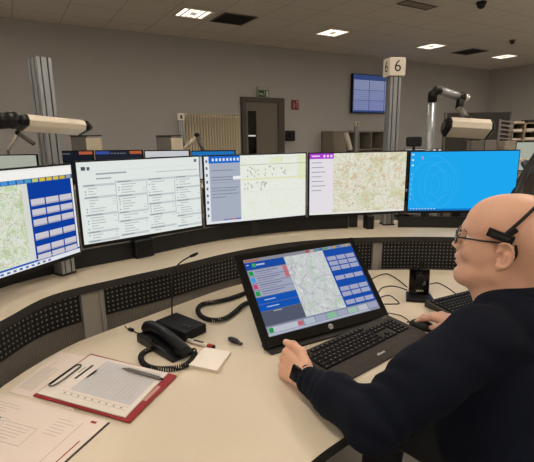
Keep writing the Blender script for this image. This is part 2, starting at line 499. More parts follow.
for i in range(n-1):
    a, c, d, e = FRs[i], FRs[i+1], bk[i+1], bk[i]
    b.add([(a[0],a[1],zt),(c[0],c[1],zt),(d[0],d[1],zt),(e[0],e[1],zt)], [(0,1,2,3)], SHELF)
    b.add([(a[0],a[1],zb),(c[0],c[1],zb),(d[0],d[1],zb),(e[0],e[1],zb)], [(3,2,1,0)], DGREY)
    b.add([(a[0],a[1],zb),(c[0],c[1],zb),(c[0],c[1],zt),(a[0],a[1],zt)], [(0,1,2,3)], DGREY)
    b.add([(d[0],d[1],zb),(e[0],e[1],zb),(e[0],e[1],zt),(d[0],d[1],zt)], [(0,1,2,3)], DGREY)
for i in (0, n-1):
    a, e = FRs[i], bk[i]
    b.add([(a[0],a[1],zb),(e[0],e[1],zb),(e[0],e[1],zt),(a[0],a[1],zt)], [(0,1,2,3)], DGREY)
b.build('bench_top', root)
def strip(path, z0, z1, m, u0=0):
    b = MB(); u = u0; bk = offset(path, .006)
    for i in range(len(path)-1):
        a, c = path[i], path[i+1]; L = math.dist(a, c); e, d = bk[i], bk[i+1]
        b.add([(a[0],a[1],z0),(c[0],c[1],z0),(c[0],c[1],z1),(a[0],a[1],z1)], [(0,1,2,3)], m, [[(u,z0),(u+L,z0),(u+L,z1),(u,z1)]])
        b.add([(e[0],e[1],z0),(d[0],d[1],z0),(d[0],d[1],z1),(e[0],e[1],z1)], [(3,2,1,0)], m, [[(u,z1),(u+L,z1),(u+L,z0),(u,z0)]])
        b.add([(a[0],a[1],z1),(c[0],c[1],z1),(d[0],d[1],z1),(e[0],e[1],z1)], [(0,1,2,3)], BLACK)
        u += L
    return b
pp = offset(FRs, .05)
def seg(i0, i1): return pp[i0:i1+1]
# perforated panels between metal posts
posts_at = [13, 8*5+3]
cuts = [(0, posts_at[0]), (posts_at[0], 6*5), (6*5, posts_at[1]), (posts_at[1], n-1)]
for i0, i1 in cuts:
    strip(seg(i0, i1), .735 if i0 < 30 else .702, .858, PERF).build('perforated_panel', root)
strip(offset(FRs, .056)[0:], .60, .70, RIBS).build('lower_skirt', root); strip(offset(FRs, .056)[0:31], .70, .735, RIBS).build('ribbed_skirt', root)
rp_ = offset(FRs, .235)
strip(rp_[:42], .89, .965, PERFF).build('rear_panel', root); strip(rp_[46:], .89, .955, PERFF).build('rear_panel', root)
def post_block(i, w, out=.044):
    p = Vector(offset(FRs, out)[i]); a = Vector(FRs[i-1]); c = Vector(FRs[min(i+1, n-1)]); ang = math.atan2((c-a).y, (c-a).x)
    b = MB(); M = Matrix.Translation((p.x, p.y, 0)) @ Matrix.Rotation(ang, 4, 'Z')
    b.box((-w/2,-.02,.0),(w/2,.02,.86), mat('post_grey', (150,144,134), .5), M); b.box((w*.28,-.026,.0),(w*.36,-.02,.86), ALU, M)
    b.build('support_post', root, .002)
post_block(posts_at[0], .085); post_block(posts_at[1], .05)
post_block(0+1, .05, .2); post_block(n-2, .05, .2)

DK = [(-.83,.2),(-.80,.6),(-.79,.9),(-.772,1.13),(-.695,1.355),(-.60,1.48),(-.485,1.61),(-.30,1.82),(-.18,1.94),(.0,2.055),(.2,2.13),(.43,2.165),(.70,2.17),(.95,2.15),(1.18,2.09),(1.32,1.9),(1.38,1.65),(1.25,1.50),(1.0,1.42),
      (.78,1.345),(.57,1.20),(.40,1.066),(.165,.879),(.089,.811),(-.02,.70),(-.12,.56),(-.18,.4),(-.2,.2)]
DKs = resample(DK, 3)
dk = thing('operator_desk', (0,0,0), 'wide beige curved desk top in front of the seated man', 'desk')
b = MB(); b.prism(DKs, .69, .72, DESK, DGREY); b.build('desk_top', dk)
for x, y in ((-.6,.45),(-.45,1.4),(.3,1.75),(1.1,1.75)):
    b = MB(); b.box((x-.035,y-.035,0),(x+.035,y+.035,.69), GREYM); b.build('leg', dk)

# ----------------------------------------------------------------- columns
def column(root, w, h):
    b = MB(); k = w/2
    b.box((-k*.82,-k*.82,0),(k*.82,k*.82,h), ALUG)
    for sx in (-1, 1):
        for sy in (-1, 1):
            b.box((sx*k*.55 if sx>0 else -k, sy*k*.55 if sy>0 else -k, 0), (k if sx>0 else -k*.55, k if sy>0 else -k*.55, h), ALU)
    for ax in range(2):
        for sg in (-1, 1):
            lo = [-k*.36, -k*.36, 0]; hi = [k*.36, k*.36, h]
            lo[ax] = k*.8*sg if sg > 0 else -k*.98; hi[ax] = k*.98 if sg > 0 else -k*.8
            b.box(lo, hi, ALU)
    b.build('column_profile', root)
    b = MB(); b.box((-k,-k,h),(k,k,h+.003), GREYM); b.build('end_cap', root)
    b = MB(); b.box((-k-.003,-k-.003,0),(k+.003,k+.003,.008), DGREY); b.build('foot_plate', root)
base1 = Vector((-.815, 1.655, .89))
r = thing('support_column', base1, 'tall slotted aluminium column at the left, behind the desk lamp', 'column', None, math.radians(58))
column(r, .056, .815)
base2 = Vector((.722, 2.535, .89))
r = thing('support_column', base2, 'tall slotted aluminium column carrying the number 6 sign', 'column', None, math.radians(8))
column(r, .062, .84)
r = thing('number_sign', base2+Vector((0,0,.843)), 'small white cube sign with a black 6 on top of the column', 'sign', None, math.radians(8))
b = MB(); b.box((-.046,-.046,0),(.046,.046,.095), WHITE); b.build('sign_cube', r, .002)
b = MB()
text_mb(b, '6', .085, INKD, Matrix.Translation((.0,-.0465,.048)) @ Matrix.Rotation(PI/2, 4, 'X'))
text_mb(b, '6', .085, INKD, Matrix.Translation((-.0465,0,.048)) @ Matrix.Rotation(-PI/2, 4, 'Z') @ Matrix.Rotation(PI/2, 4, 'X'))
b.build('numeral', r)

# ---------------------------------------------------------------- monitors
MW, MH = .598, .355
def monitor(loc_l, loc_r, top, label, content, blk=None, nk=0):
    """loc_l / loc_r = left and right end of the screen on plan"""
    a = Vector(loc_l); c = Vector(loc_r); mid = (a+c)/2; ang = math.atan2((c-a).y, (c-a).x); w = (c-a).length - .006
    r = thing('monitor', (mid.x, mid.y, .89), label, 'monitor', 'monitors on the curved bench', ang)
    zt = top-.89; zb = zt-MH
    b = MB(); b.box((-w/2,0,zb),(w/2,.018,zt), MBLACK); b.box((-w*.34,.018,zb+.05),(w*.34,.05,zt-.06), MBLACK); b.build('casing', r, .003)
    b = MB(); b.box((-w/2,-.003,zb-.002),(w/2,0.001,zb+.012), BLACK); b.build('lower_bezel', r, .001)
    s = MB(); content(s, -w/2+.006, zb+.012, w/2-.006, zt-.006); s.build('screen', r)
    if blk:
        b = MB(); b.box((blk[0]-blk[1],-.03,zb-.085),(blk[0]+blk[1],.03,zb-.002), BLACK); b.build('cable_box', r, .006)
    b = MB(); b.box((nk-.025,.050,.0),(nk+.025,.075,zt-.1), DGREY); b.build('stand_neck', r, .003)
    return r
class Scr:
    """draws rectangles in 0..1 screen space (y down)"""
    def __init__(s, mb, x0, z0, x1, z1, y=-.0006): s.b=mb; s.x0=x0; s.z0=z0; s.w=x1-x0; s.h=z1-z0; s.y=y; s.n=0
    def r(s, a, t, c, d, m, lift=1):
        X0=s.x0+a*s.w; X1=s.x0+c*s.w; Z1=s.z0+s.h*(1-t); Z0=s.z0+s.h*(1-d); y=s.y-.0002*lift
        s.b.quad((X0,y,Z0),(X1,y,Z0),(X1,y,Z1),(X0,y,Z1), m, ((a*1.7,1-d),(c*1.7,1-d),(c*1.7,1-t),(a*1.7,1-t)))
mapM1 = glow_map('lit_map_pale_green', (228,236,216), [((208,224,184),7,.52,.08),((236,238,228),12,.56,.05)], [((170,184,160),16,.035),((206,190,150),6,.02)], k=.88)
mapM3 = glow_map('lit_map_white', (232,236,226), [((228,234,212),3,.58,.1)], [((220,225,208),9,.02)], k=.97)
mapM4 = glow_map('lit_map_city', (228,228,210), [((208,212,172),2.6,.5,.12),((214,192,152),7,.56,.12),((196,164,124),14,.62,.06)], [((222,190,160),5,.025),((232,226,208),9,.05),((176,172,150),14,.03)], k=.95)
mapA = glow_map('lit_map_tablet', (214,220,218), [((196,214,196),6,.54,.12),((228,230,232),13,.55,.08)], [((192,176,204),5,.03),((186,200,190),12,.04)], k=.85)
K_ = .97
def g(r_, g_, b_): return glow(r_, g_, b_, K_)
def scr1(s, *q):
    c = Scr(s, *q); c.r(0,0,1,1, g(235,236,230))
    c.r(0,.02,.99,.10, g(244,242,238), 2)
    c.r(0,.145,.66,.93, mapM1, 2); c.r(.62,.145,.66,.93, g(214,218,210), 3)
    c.r(0,.10,1,.145, g(60,90,150), 3)
    cols = [(214,70,60),(140,90,170),(222,120,50),(80,170,190),(70,150,220),(70,150,220),(80,150,210),(70,160,200),(190,200,120),(214,190,60),(214,190,60),(214,190,60),(200,180,60),(150,160,170)]
    for i, k in enumerate(cols): c.r(.30+i*.05,.105,.34+i*.05,.14, g(*k), 4)
    c.r(.66,.145,.985,.93, g(14,62,158), 3)
    for j, yy in enumerate((.31,.415,.52,.665,.80,.89)):
        for i in range(3):
            c.r(.672+i*.105, yy, .768+i*.105, yy+ (.07 if yy<.85 else .055), g(204,200,208), 5)
            c.r(.672+i*.105, yy+.058, .768+i*.105, yy+ .066, g(150,148,168), 6)
    c.r(0,.935,1,.955, g(40,90,180), 4)
    c.r(0,.955,1,1, g(228,232,236), 4)
    for i in range(9): c.r(.42+i*.04,.967,.44+i*.04,.988, g(70+20*(i%3),110,190-15*(i%4)), 5)
def scr2(s, *q):
    c = Scr(s, *q); c.r(0,0,1,1, g(226,232,228)); rd = random.Random(3)
    c.r(.03,.055,.06,.10, g(80,84,90),2); c.r(.07,.06,.09,.10, g(90,94,100),2); c.r(.95,.03,.975,.07, g(90,104,120),2)
    c.r(.13,.14,.36,.16, g(160,166,172),2); c.r(.0,.11,.98,.113, g(206,212,206),2); c.r(.13,.20,.24,.215, g(150,156,160),2); c.r(.60,.17,.98,.176, g(150,156,160),2)
    for k in range(4):
        x0 = .03+k*.245; x1 = x0+.235
        y = .25+(.02 if k==0 else 0)
        while y < .97:
            c.r(x0, y, x1, y+.028, g(196,203,204), 2); c.r(x0+.01, y+.008, x0+.01+rd.uniform(.06,.12), y+.02, g(140,148,156), 3)
            y += .045
            for _ in range(rd.randint(2, 5)):
                if y > .96: break
                c.r(x0+.035, y, x0+.035+rd.uniform(.03,.12), y+.011, g(180,187,188), 2)
                if rd.random() < .5: c.r(x0+.012, y-.002, x0+.02, y+.014, g(134,140,146), 2)
                if rd.random() < .4: c.r(x1-.03, y, x1-.008, y+.009, g(192,198,198), 2)
                y += .034
        c.r(x1+.002,.24,x1+.005,.78-.1*(k%2), g(130,140,148), 3)
def scr3(s, *q):
    c = Scr(s, *q); c.r(0,0,1,1, g(226,230,234)); rd = random.Random(5)
    c.r(.33,.0,1,.985, mapM3, 2)
    c.r(.045,.0,.33,.965, g(168,176,192), 2); c.r(.04,.0,.33,.10, g(24,104,206), 3)
    for i in range(8): c.r(.07+i*.033,.03,.088+i*.033,.07, g(220,232,245), 4)
    for i in range(9): c.r(.012,.05+i*.1,.028,.09+i*.1, g(96,106,120), 3)
    for yy in (.2,.3,.34,.46,.50,.55,.60): c.r(.06, yy, .06+rd.uniform(.12,.26), yy+.012, g(128,136,152), 3)
    c.r(.05,.385,.33,.39, g(140,148,164),3); c.r(.26,.30,.34,.35, g(236,238,240),4)
    c.r(.16,.94,.24,.96, g(120,130,190),3); c.r(.24,.94,.28,.96, g(214,110,90),3); c.r(.28,.94,.325,.96, g(70,110,200),3)
    c.r(.33,.355,1,.375, g(230,228,184), 4); c.r(.33,.14,1,.148, g(170,176,160), 4)
    c.r(.33,.352,1,.355, g(196,200,170), 4)
    for i in range(26):
        x = .37+rd.random()*.42; y = .17+rd.random()*.14; c.r(x,y,x+.012,y+.02, g(168,174,166), 4)
    for i in range(20):
        x = .36+rd.random()*.22; y = .40+rd.random()*.12; c.r(x,y,x+.01,y+.03, g(176,182,174), 4)
    c.r(.62,.04,.76,.13, g(224,232,200), 3); c.r(.91,.02,1,.40, g(224,232,196), 3); c.r(.33,.55,1,.553, g(206,210,196),4)
def scr4(s, *q):
    c = Scr(s, *q); c.r(0,0,1,1, g(230,232,226))
    c.r(.24,0,1,.97, mapM4, 2); c.r(.0,.0,.24,.965, g(228,224,230), 3); c.r(.0,.0,.24,.085, g(176,60,206), 4)
    for i in range(3): c.r(.135+i*.035,.025,.155+i*.035,.06, g(240,226,246), 5)
    c.r(.02,.03,.10,.05, g(240,226,246), 5)
    for i in range(7): c.r(.02,.14+i*.075,.12+.02*(i%3),.152+i*.075, g(150,150,160), 4)
    c.r(.82,.70,.99,.95, g(196,210,150), 3) if False else None
def scr5(s, *q):
    c = Scr(s, *q); B0 = g(30,168,240); c.r(0,0,1,.965, B0); c.r(0,.965,1,1, g(20,120,196))
    for i in range(3): c.r(.012,.03+i*.09,.032,.055+i*.09, g(206,230,245), 2)
    c.r(.10,.07,.12,.12, g(150,160,200), 2)
    for i in range(6): c.r(.012,.36+i*.085,.022,.38+i*.085, g(150,210,240), 2)
    for i in range(9): c.r(.02+i*.028,.955,.034+i*.028,.975, g(180,200,214), 2)
    # pale rings of the wallpaper
    cx0 = c.x0+c.w*.22; cz0 = c.z0+c.h*.45
    for (ox, rr) in ((0,.055),(0,.11),(0,.165),(.045,.08),(.045,.13),(-.03,.13)):
        pts = []
        N = 48
        for k in range(N):
            a0 = 2*PI*k/N; a1 = 2*PI*(k+1)/N
            P4 = []
            for (aa, r_) in ((a0,rr-.0008),(a1,rr-.0008),(a1,rr+.0008),(a0,rr+.0008)):
                X = cx0+ox+math.cos(aa)*r_*.72; Z = cz0+math.sin(aa)*r_
                P4.append((X, Z))
            if all(c.x0 < x < c.x0+c.w and c.z0+.014 < z < c.z0+c.h for x, z in P4):
                s.quad(*[(x, -.0014, z) for x, z in P4], g(70,188,244))
w1 = 1.2
monitor((-.731-.6*math.cos(w1), 1.639-.6*math.sin(w1)), (-.731,1.639), 1.329, 'leftmost monitor with a map and blue button panel, cut by the picture edge', scr1, None, -.12)
monitor((-.763,1.721), (-.317,2.101), 1.332, 'monitor showing a pale list in four text columns, second from the left', scr2, (-.035,.045))
monitor((-.311,2.118), (.222,2.355), 1.330, 'middle monitor with a grey side panel beside a white street map', scr3)
monitor((.228,2.357), (.805,2.468), 1.327, 'monitor with a purple corner and an orange mottled city map', scr4, (.07,.022))
monitor((.812,2.469), (1.437,2.456), 1.324, 'monitor with a plain bright blue desktop, rightmost of the row', scr5)

# ------------------------------------------------------ touch screen computer
A = Vector((-.012, 1.290, .735)); Bp = Vector((.462, 1.546, .735)); ew = (Bp-A).normalized(); wL = .545; ang = math.atan2(ew.y, ew.x)
tilt = math.radians(41)
r = thing('touchscreen_computer', (A.x, A.y, .72), 'large black tilted touchscreen showing a map between blue button panels', 'computer', None, ang)
T = Matrix.Translation((0,0,.015)) @ Matrix.Rotation(-tilt, 4, 'X')
b = MB(); b.box((0,0,0),(wL,.012,.352), MBLACK, T); b.box((.06,.012,.03),(wL-.06,.035,.30), MBLACK, T); b.build('casing', r, .004)
b = MB(); b.box((.002,-.002,.002),(wL-.002,0,.350), GLOSSB, T); b.build('glass_front', r, .001)
b = MB(); b.box((.08,.03,0.0),(wL-.08,.22,.012), DGREY); b.box((.17,.16,.012),(wL-.17,.18,.15), DGREY); b.build('stand', r, .003)
b = MB(); b.box((.012,-.02,.0),(wL-.01,.05,.010), DGREY); b.build('stand_plate', r, .004)
s = MB(); c = Scr(s, .028, .036, wL-.028, .326, -.0022)
def ga(r_, g_, b_): return glow(r_, g_, b_, .78)
c.r(0,0,1,1, ga(120,128,150))
c.r(0,0,1,.045, ga(150,150,160), 2)
ic = [(200,60,60),(214,190,160),(70,160,210),(60,120,200),(90,180,120),(120,180,220),(214,170,90),(60,140,220),(160,170,180),(200,190,120)]
for i in range(10): c.r(.545+i*.044,.008,.575+i*.044,.038, ga(*ic[i]), 3)
c.r(.01,.01,.12,.035, ga(190,110,90), 3)
c.r(0,.045,.335,.145, ga(30,82,178), 2)
c.r(.012,.075,.03,.085, ga(220,228,240), 3); c.r(.055,.065,.085,.115, ga(70,180,110), 3); c.r(.09,.08,.16,.10, ga(200,214,236), 3)
ys = (.155,.245,.335,.425); kc = [(40,170,80),(70,170,240),(220,80,110),(40,170,80)]
for y_, k in zip(ys, kc):
    c.r(.005,y_,.335,y_+.082, ga(176,180,206), 2); c.r(.01,y_+.01,.045,y_+.07, ga(*k), 3)
    c.r(.06,y_+.02,.25,y_+.032, ga(120,124,160), 3); c.r(.06,y_+.05,.20,y_+.06, ga(140,144,176), 3)
c.r(.295,.16,.33,.235, ga(214,120,130), 4); c.r(.295,.245,.33,.32, ga(214,120,130), 4)
c.r(0,.515,.335,.60, ga(24,92,196), 2); c.r(0,.605,.335,.69, ga(24,92,196), 2); c.r(.06,.55,.15,.562, ga(190,210,240), 3); c.r(.06,.64,.16,.652, ga(190,210,240), 3)
c.r(0,.695,.335,.87, ga(92,98,118), 2); c.r(.10,.705,.17,.715, ga(190,200,214), 3)
c.r(.335,.045,.70,.875, mapA, 3)
c.r(.70,.045,1,.875, ga(28,84,182), 2)
for y_ in (.15,.225,.30,.44,.60,.675,.79):
    for i in range(3): c.r(.715+i*.094,y_,.80+i*.094,y_+.06, ga(178,182,212), 3)
c.r(0,.88,1,1, ga(150,156,176), 2)
c.r(.01,.895,.29,.965, ga(206,210,222), 3); c.r(.015,.9,.05,.96, ga(40,160,80), 4); c.r(.25,.9,.29,.96, ga(214,110,120), 4)
for i, k in enumerate([(190,206,220),(176,180,206),(150,206,170),(176,180,206),(176,206,190),(206,210,222),(176,180,206)]):
    c.r(.305+i*.099,.895,.395+i*.099,.965, ga(*k), 3)
c.r(0,.972,.9,.99, ga(200,206,220), 3)
s.v = [tuple(T @ Vector(v)) for v in s.v]; s.build('screen', r)
b = MB()
Ml = T @ Matrix.Translation((wL*.5, -.0024, .018)) @ Matrix.Rotation(PI/2, 4, 'X')
b.prism([(.010*math.cos(k*PI/10), .010*math.sin(k*PI/10)) for k in range(20)], 0, .0008, mat('logo_silver', (170,172,176), .3, .3), M=Ml)
text_mb(b, 'hp', .015, BLACK, Ml @ Matrix.Translation((0,.001,.0012)) @ Matrix.Shear('XY', 4, (.2,0)) if False else Ml @ Matrix.Translation((0,.001,.0012)), .0002)
b.build('logo', r)

# ---------------------------------------------------------------- keyboards
def keyboard(loc, ang, w, d, palm, label):
    r = thing('keyboard', loc, label, 'keyboard', None, ang)
    b = MB()
    prof = [(0,.004),(palm*.5,.012),(palm,.014),(d,.024),(d,0),(0,0)]
    vs = [(0,y,z) for y, z in prof] + [(w,y,z) for y, z in prof]; k = len(prof)
    b.add(vs, [tuple(range(k)), tuple(range(2*k-1,k-1,-1))]+[(i,i+k,(i+1)%k+k,(i+1)%k) for i in range(k)], KEYB); b.build('case', r, .003)
    kd = (d-palm-.022)/6.15
    sl = math.atan2(.010, d-palm)
    km = {}
    def key(x, row, wk):
        y = palm+.006+row*kd + (.006 if row == 5 else 0)
        z = .014+.010*(y-palm)/(d-palm)
        kk = round(wk, 4)
        if kk not in km:
            m = MB(); m.prism([(.0012,.0012),(kk-.0012,.0012),(kk-.0012,kd-.0012),(.0012,kd-.0012)], 0, .006, KEYM)
            m.box((kk*.35,kd*.45,.006),(kk*.35+.003,kd*.45+.004,.0063), mat('key_legend',(150,146,140),.6))
            o = m.build('key', r, .0012, 1); km[kk] = o
        else:
            o = km[kk].copy(); COL.objects.link(o)
        o.location = (x, y, z)
    u = (w-.03)/22.5; x0 = .015
    rows = [[1.5,1.5,1.5,5.5,1.5,1.5,2.0], [2]+[1]*10+[2.0+1], [1.7]+[1]*11+[2.3], [1.5]+[1]*12+[1.5], [1]*13+[2], None]
    for ri, rw in enumerate(rows):
        if rw is None:
            for i in range(13): key(x0+u*(i*1.08+(.6 if i else 0)), 5, u*.98)
            continue
        x = x0
        for k in rw: key(x, ri, k*u*.995 if ri else k*u); x += k*u
    for ri, nn in ((0,3),(1,1),(3,3),(4,3)):
        for i in range(nn): key(x0+u*(15.4+i+(1 if nn == 1 else 0)), ri, u)
    for ri in range(5):
        for i in range(3): key(x0+u*(18.8+i*1.0), ri, u)
    if palm > .04:
        b = MB()
        for i in range(5): b.box((w*.44+i*.008,palm*.4,.0115),(w*.44+.006+i*.008,palm*.4+.007+.003*(i==1),.0128), mat('pale_print',(200,196,188),.5))
        b.build('maker_mark', r)
        b = MB(); b.box((w*.9,d-.015,.0235),(w*.96,d-.011,.0245), GREYM); b.build('indicator_strip', r)
    return r
a = Vector((.194,1.107)); c2 = Vector((.553,1.452)); an = math.atan2(.29,.365)
# the front left corner sits at P(337,385)
keyboard((.202, 1.098, .7205), math.radians(39), .475, .185, .062, 'dark grey wide keyboard with palm rest in front of the touchscreen')
keyboard((.712, 1.538, .7205), math.radians(27), .42, .145, .012, 'slim black keyboard at the right, beyond the mouse')

# ------------------------------------------------------------------- mouse
mp = Vector((.567, 1.470, .7205)); mang = math.radians(135)
r = thing('computer_mouse', mp, 'black computer mouse under the fingers of the man\'s right hand', 'mouse', None, mang)
b = MB(); b.ball((0,0,.004), (.05,.029,.027), BLACK, 24)
b.v = [(x, y, max(z, 0)) for x, y, z in b.v]; b.build('mouse_body', r)
b = MB(); b.tube([(.026,0,.022),(.034,0,.0205)], .005, GREYM, 10); b.build('scroll_wheel', r)
b = MB(); b.tube([(.048,.0,.008),(.06,0,.004)], .0022, BLACK, 8); b.build('cable_boot', r)

def cable(name, pts, rad, label, cat='cable', m=BLACK, coil=None, group=None):
    b = MB()
    if coil: b.tube(coil_path(pts, coil[0], coil[1]), rad, m, 6)
    else: b.tube(smooth_path(pts, 8), rad, m, 8)
    o = b.build(name); tag(o, label, cat, group); return o
Z = .7235
cable('mouse_cable', [P(*q, Z) for q in ((388,313),(394,314),(402,316),(409,321))]+[mp+Vector((-.04,.04,.004))], .0018, 'thin black cable running from the touchscreen to the mouse')
cable('cable', [P(*q, Z) for q in ((372,279),(380,275),(388,274),(397,279),(407,287))], .0025, 'black cable bowing from the touchscreen corner to the headset cradle')
cable('cable', [P(*q, Z) for q in ((378,293),(382,288),(390,286),(398,287),(407,290))], .0025, 'black cable lying flat just left of the headset cradle')
cable('cable', [P(*q, Z) for q in ((378,299),(384,296),(391,296),(399,303),(392,304),(384,304))], .0022, 'short black cable loop beside the right edge of the touchscreen')
cable('cable', [P(*q, Z) for q in ((430,284),(438,283),(448,288),(456,294),(464,300))], .0025, 'black cable running from the headset cradle to the slim keyboard')

# --------------------------------------------------------- headset cradle
c0 = P(419,299,.72)
r = thing('headset_cradle', c0, 'black charging cradle holding a small headset, behind the mouse', 'headset stand', None, math.radians(-12))
b = MB(); b.prism([(-.058,-.045),(.058,-.045),(.05,.05),(-.05,.05)], .0005, .016, BLACK); b.build('cradle_base', r, .004)
b = MB(); Mx = Matrix.Translation((0,.012,.014)) @ Matrix.Rotation(-.12, 4, 'X')
b.box((-.042,0,0),(.042,.02,.115), GLOSSB, Mx); b.build('cradle_upright', r, .004)
b = MB(); b.box((-.016,-.004,.03),(.016,-.001,.10), MBLACK, Mx); b.box((.014,-.005,.045),(.026,-.001,.062), GREYM, Mx)
for i in range(4): b.box((-.012+i*.008,-.003,.016),(-.007+i*.008,-.0005,.022), WHITE, Mx)
b.build('cradle_marks', r)
hs = thing('headset', c0+Vector((0,0,.045)), 'small black headset docked in the cradle with a thin raised boom', 'headset', None, math.radians(-12))
b = MB(); b.ball((-.002,-.008,.045), (.018,.012,.026), MBLACK, 16); b.build('earpiece', hs)
b = MB(); b.tube(smooth_path([(0,-.008,.065),(.002,-.004,.10),(-.004,0,.135),(-.012,.002,.15)], 6), .0022, BLACK, 8)
b.tube(smooth_path([(-.012,-.002,.075),(-.02,0,.10),(-.012,0,.125),(.004,0,.13),(.016,0,.11),(.012,0,.085)], 6), .0016, BLACK, 6); b.build('boom', hs)

# -------------------------------------------------------------- telephone
ph = P(165,348,.72); pa = math.atan2(-.21,.22)
r = thing('telephone', ph, 'black desk telephone with its handset lying on the base', 'telephone', None, pa); r.scale = (.95,.92,.92)
b = MB(); vs = []
prof = [(-.115,.0),(-.115,.036),(-.05,.042),(.07,.028),(.115,.014),(.115,0)]
vs = [(x,-.048,z) for x, z in prof]+[(x,.048,z) for x, z in prof]; k = 6
b.add(vs, [tuple(range(k)), tuple(range(2*k-1,k-1,-1))]+[(i,i+k,(i+1)%k+k,(i+1)%k) for i in range(k)], BLACK); b.build('phone_base', r, .008, 3)
hp = [(-.105,0,.048),(-.08,0,.060),(-.02,0,.064),(.04,0,.056),(.09,0,.042),(.118,0,.028)]
b = MB(); hs_ = smooth_path(hp, 6); N = len(hs_)
tp = [.019+.007*abs(2*i/(N-1)-1)**2 for i in range(N)]
b.tube(hs_, .02, BLACK, 16, taper=tp)
b.ball((-.10,0,.048), (.032,.028,.018), BLACK, 16); b.ball((.108,0,.030), (.03,.028,.017), BLACK, 16)
b.build('handset', r)
b = MB()
for i in range(3):
    for j in range(3): b.box((-.02+i*.014,-.044+j*.0,.037-i*.0016),(-.012+i*.014,-.036,.041-i*.0016), DGREY)
b.build('phone_buttons', r)
cable('coiled_cord', [P(*q, .729) for q in ((152,349),(146,351),(141,356),(143,363),(152,368),(166,369),(181,367),(191,361),(195,353))]+[P(193,350,.745)], .0022, 'black coiled handset cord looping in front of the telephone', 'cord', coil=(.0075, 50))
cable('coiled_cord', [P(*q, .733) for q in ((250,291),(240,295),(228,299),(214,302),(203,304),(198,309),(201,316),(212,320),(226,318),(236,311),(243,305),(252,301))], .0028, 'thick black spiral cable looped on the desk left of the touchscreen', 'cord', coil=(.0075, 95))
r = thing('cable_plug', P(131,331,.72), 'small black plug on a short cable left of the telephone', 'plug', None, math.radians(-35))
b = MB(); b.box((-.012,-.006,.0005),(.012,.006,.011), BLACK); b.build('plug_body', r, .002)
b = MB(); b.tube(smooth_path([(-.012,0,.005),(-.03,.004,.003),(-.05,.012,.003)],5), .0018, BLACK, 6); b.tube(smooth_path([(.012,0,.005),(.03,-.002,.003),(.045,0,.003)],5), .002, BLACK, 6); b.build('plug_lead', r)

# -------------------------------------------------------------- microphone
mb_c = P(181,331,.72)
r = thing('desk_microphone', mb_c, 'gooseneck microphone on a black block behind the telephone', 'microphone', None, math.atan2(-.2,.24))
b = MB(); b.prism([(-.085,-.05),(.085,-.05),(.085,.05),(-.085,.05)], .0005, .036, MBLACK); b.build('microphone_base', r, .004)
b = MB()
for i in range(2): b.box((.03+i*.022,-.02,.036),(.044+i*.022,.0,.039), DGREY)
b.build('microphone_buttons', r, .001)
inv = r.matrix_basis.inverted()
pts = [P(172,316,.756), None]
g0 = P(172,315,.756)
dz = (g0-Vector((0,0,CH))).dot(cF)
path = [g0, D(172,296,dz), D(172.5,278,dz), D(175,269,dz), D(181,262,dz), D(189,257,dz), D(194,255,dz)]
Mr = Matrix.Translation(mb_c) @ Matrix.Rotation(math.atan2(-.2,.24), 4, 'Z'); Mi = Mr.inverted()
b = MB(); b.tube([Mi @ p for p in smooth_path(path, 6)], .0028, BLACK, 8); b.build('gooseneck', r)
b = MB(); b.tube([Mi @ D(190,256.6,dz), Mi @ D(194,255,dz), Mi @ D(198,253,dz)], .006, MBLACK, 10, taper=[.005,.0065,.004]); b.build('microphone_head', r)

# ------------------------------------------------------------ small things
ml = P(201,346,.7205)
r = thing('marker_pen', ml, 'white marker pen with a red end beside the note pad', 'pen', None, math.atan2(-.046,.085))
b = MB(); b.tube([(-.055,0,.008),(.03,0,.008)], .0078, WHITE, 14); b.build('pen_body', r)
b = MB(); b.tube([(.03,0,.008),(.05,0,.008)], .0085, mat('red_cap', (170,50,36), .4), 14); b.tube([(.05,0,.008),(.055,0,.008)], .0078, BLACK, 14); b.build('pen_cap', r)
b = MB(); b.box((-.03,-.004,.0152),(.012,.004,.0162), INKD); b.build('pen_print', r)
nq = [P(*q, .72) for q in ((205,350),(231,355),(217,374),(189,368))]
r = thing('note_pad', (nq[0]+nq[1]+nq[2]+nq[3])/4, 'small blank white note pad in front of the telephone', 'note pad')
o0 = r.location.copy()
b = MB(); b.prism([((q-o0).x, (q-o0).y) for q in nq], .0004, .011, PAPER, mat('page_edges', (206,196,180), .9)); b.build('pages', r)
b = MB(); b.prism([((q-o0).x*1.002, (q-o0).y*1.002) for q in nq], .011, .0114, mat('top_sheet', (238,230,218), .8)); b.build('top_sheet', r)
r = thing('key_fob', P(234,342,.7205), 'small black oval fob lying alone on the desk', 'fob', None, math.atan2(-.061,.06))
b = MB(); b.ball((0,0,.007), (.030,.013,.0075), BLACK, 18); b.build('fob_body', r)
b = MB(); b.box((.022,-.006,.003),(.04,.006,.010), BLACK); b.build('fob_tip', r, .002)
b = MB(); b.box((.030,-.003,.0102),(.036,.003,.0108), GREYM); b.build('fob_light', r)

# ------------------------------------------------ clipboard, pen and papers
def frame_on(q, z):
    """origin at the centre of quad q, x axis along q0-q1"""
    o = sum(q, Vector())/4; e = (q[1]-q[0]); return Vector((o.x, o.y, z)), math.atan2(e.y, e.x)
def local_poly(q, o, a):
    c, s_ = math.cos(-a), math.sin(-a)
    return [((p.x-o.x)*c-(p.y-o.y)*s_, (p.x-o.x)*s_+(p.y-o.y)*c) for p in q]
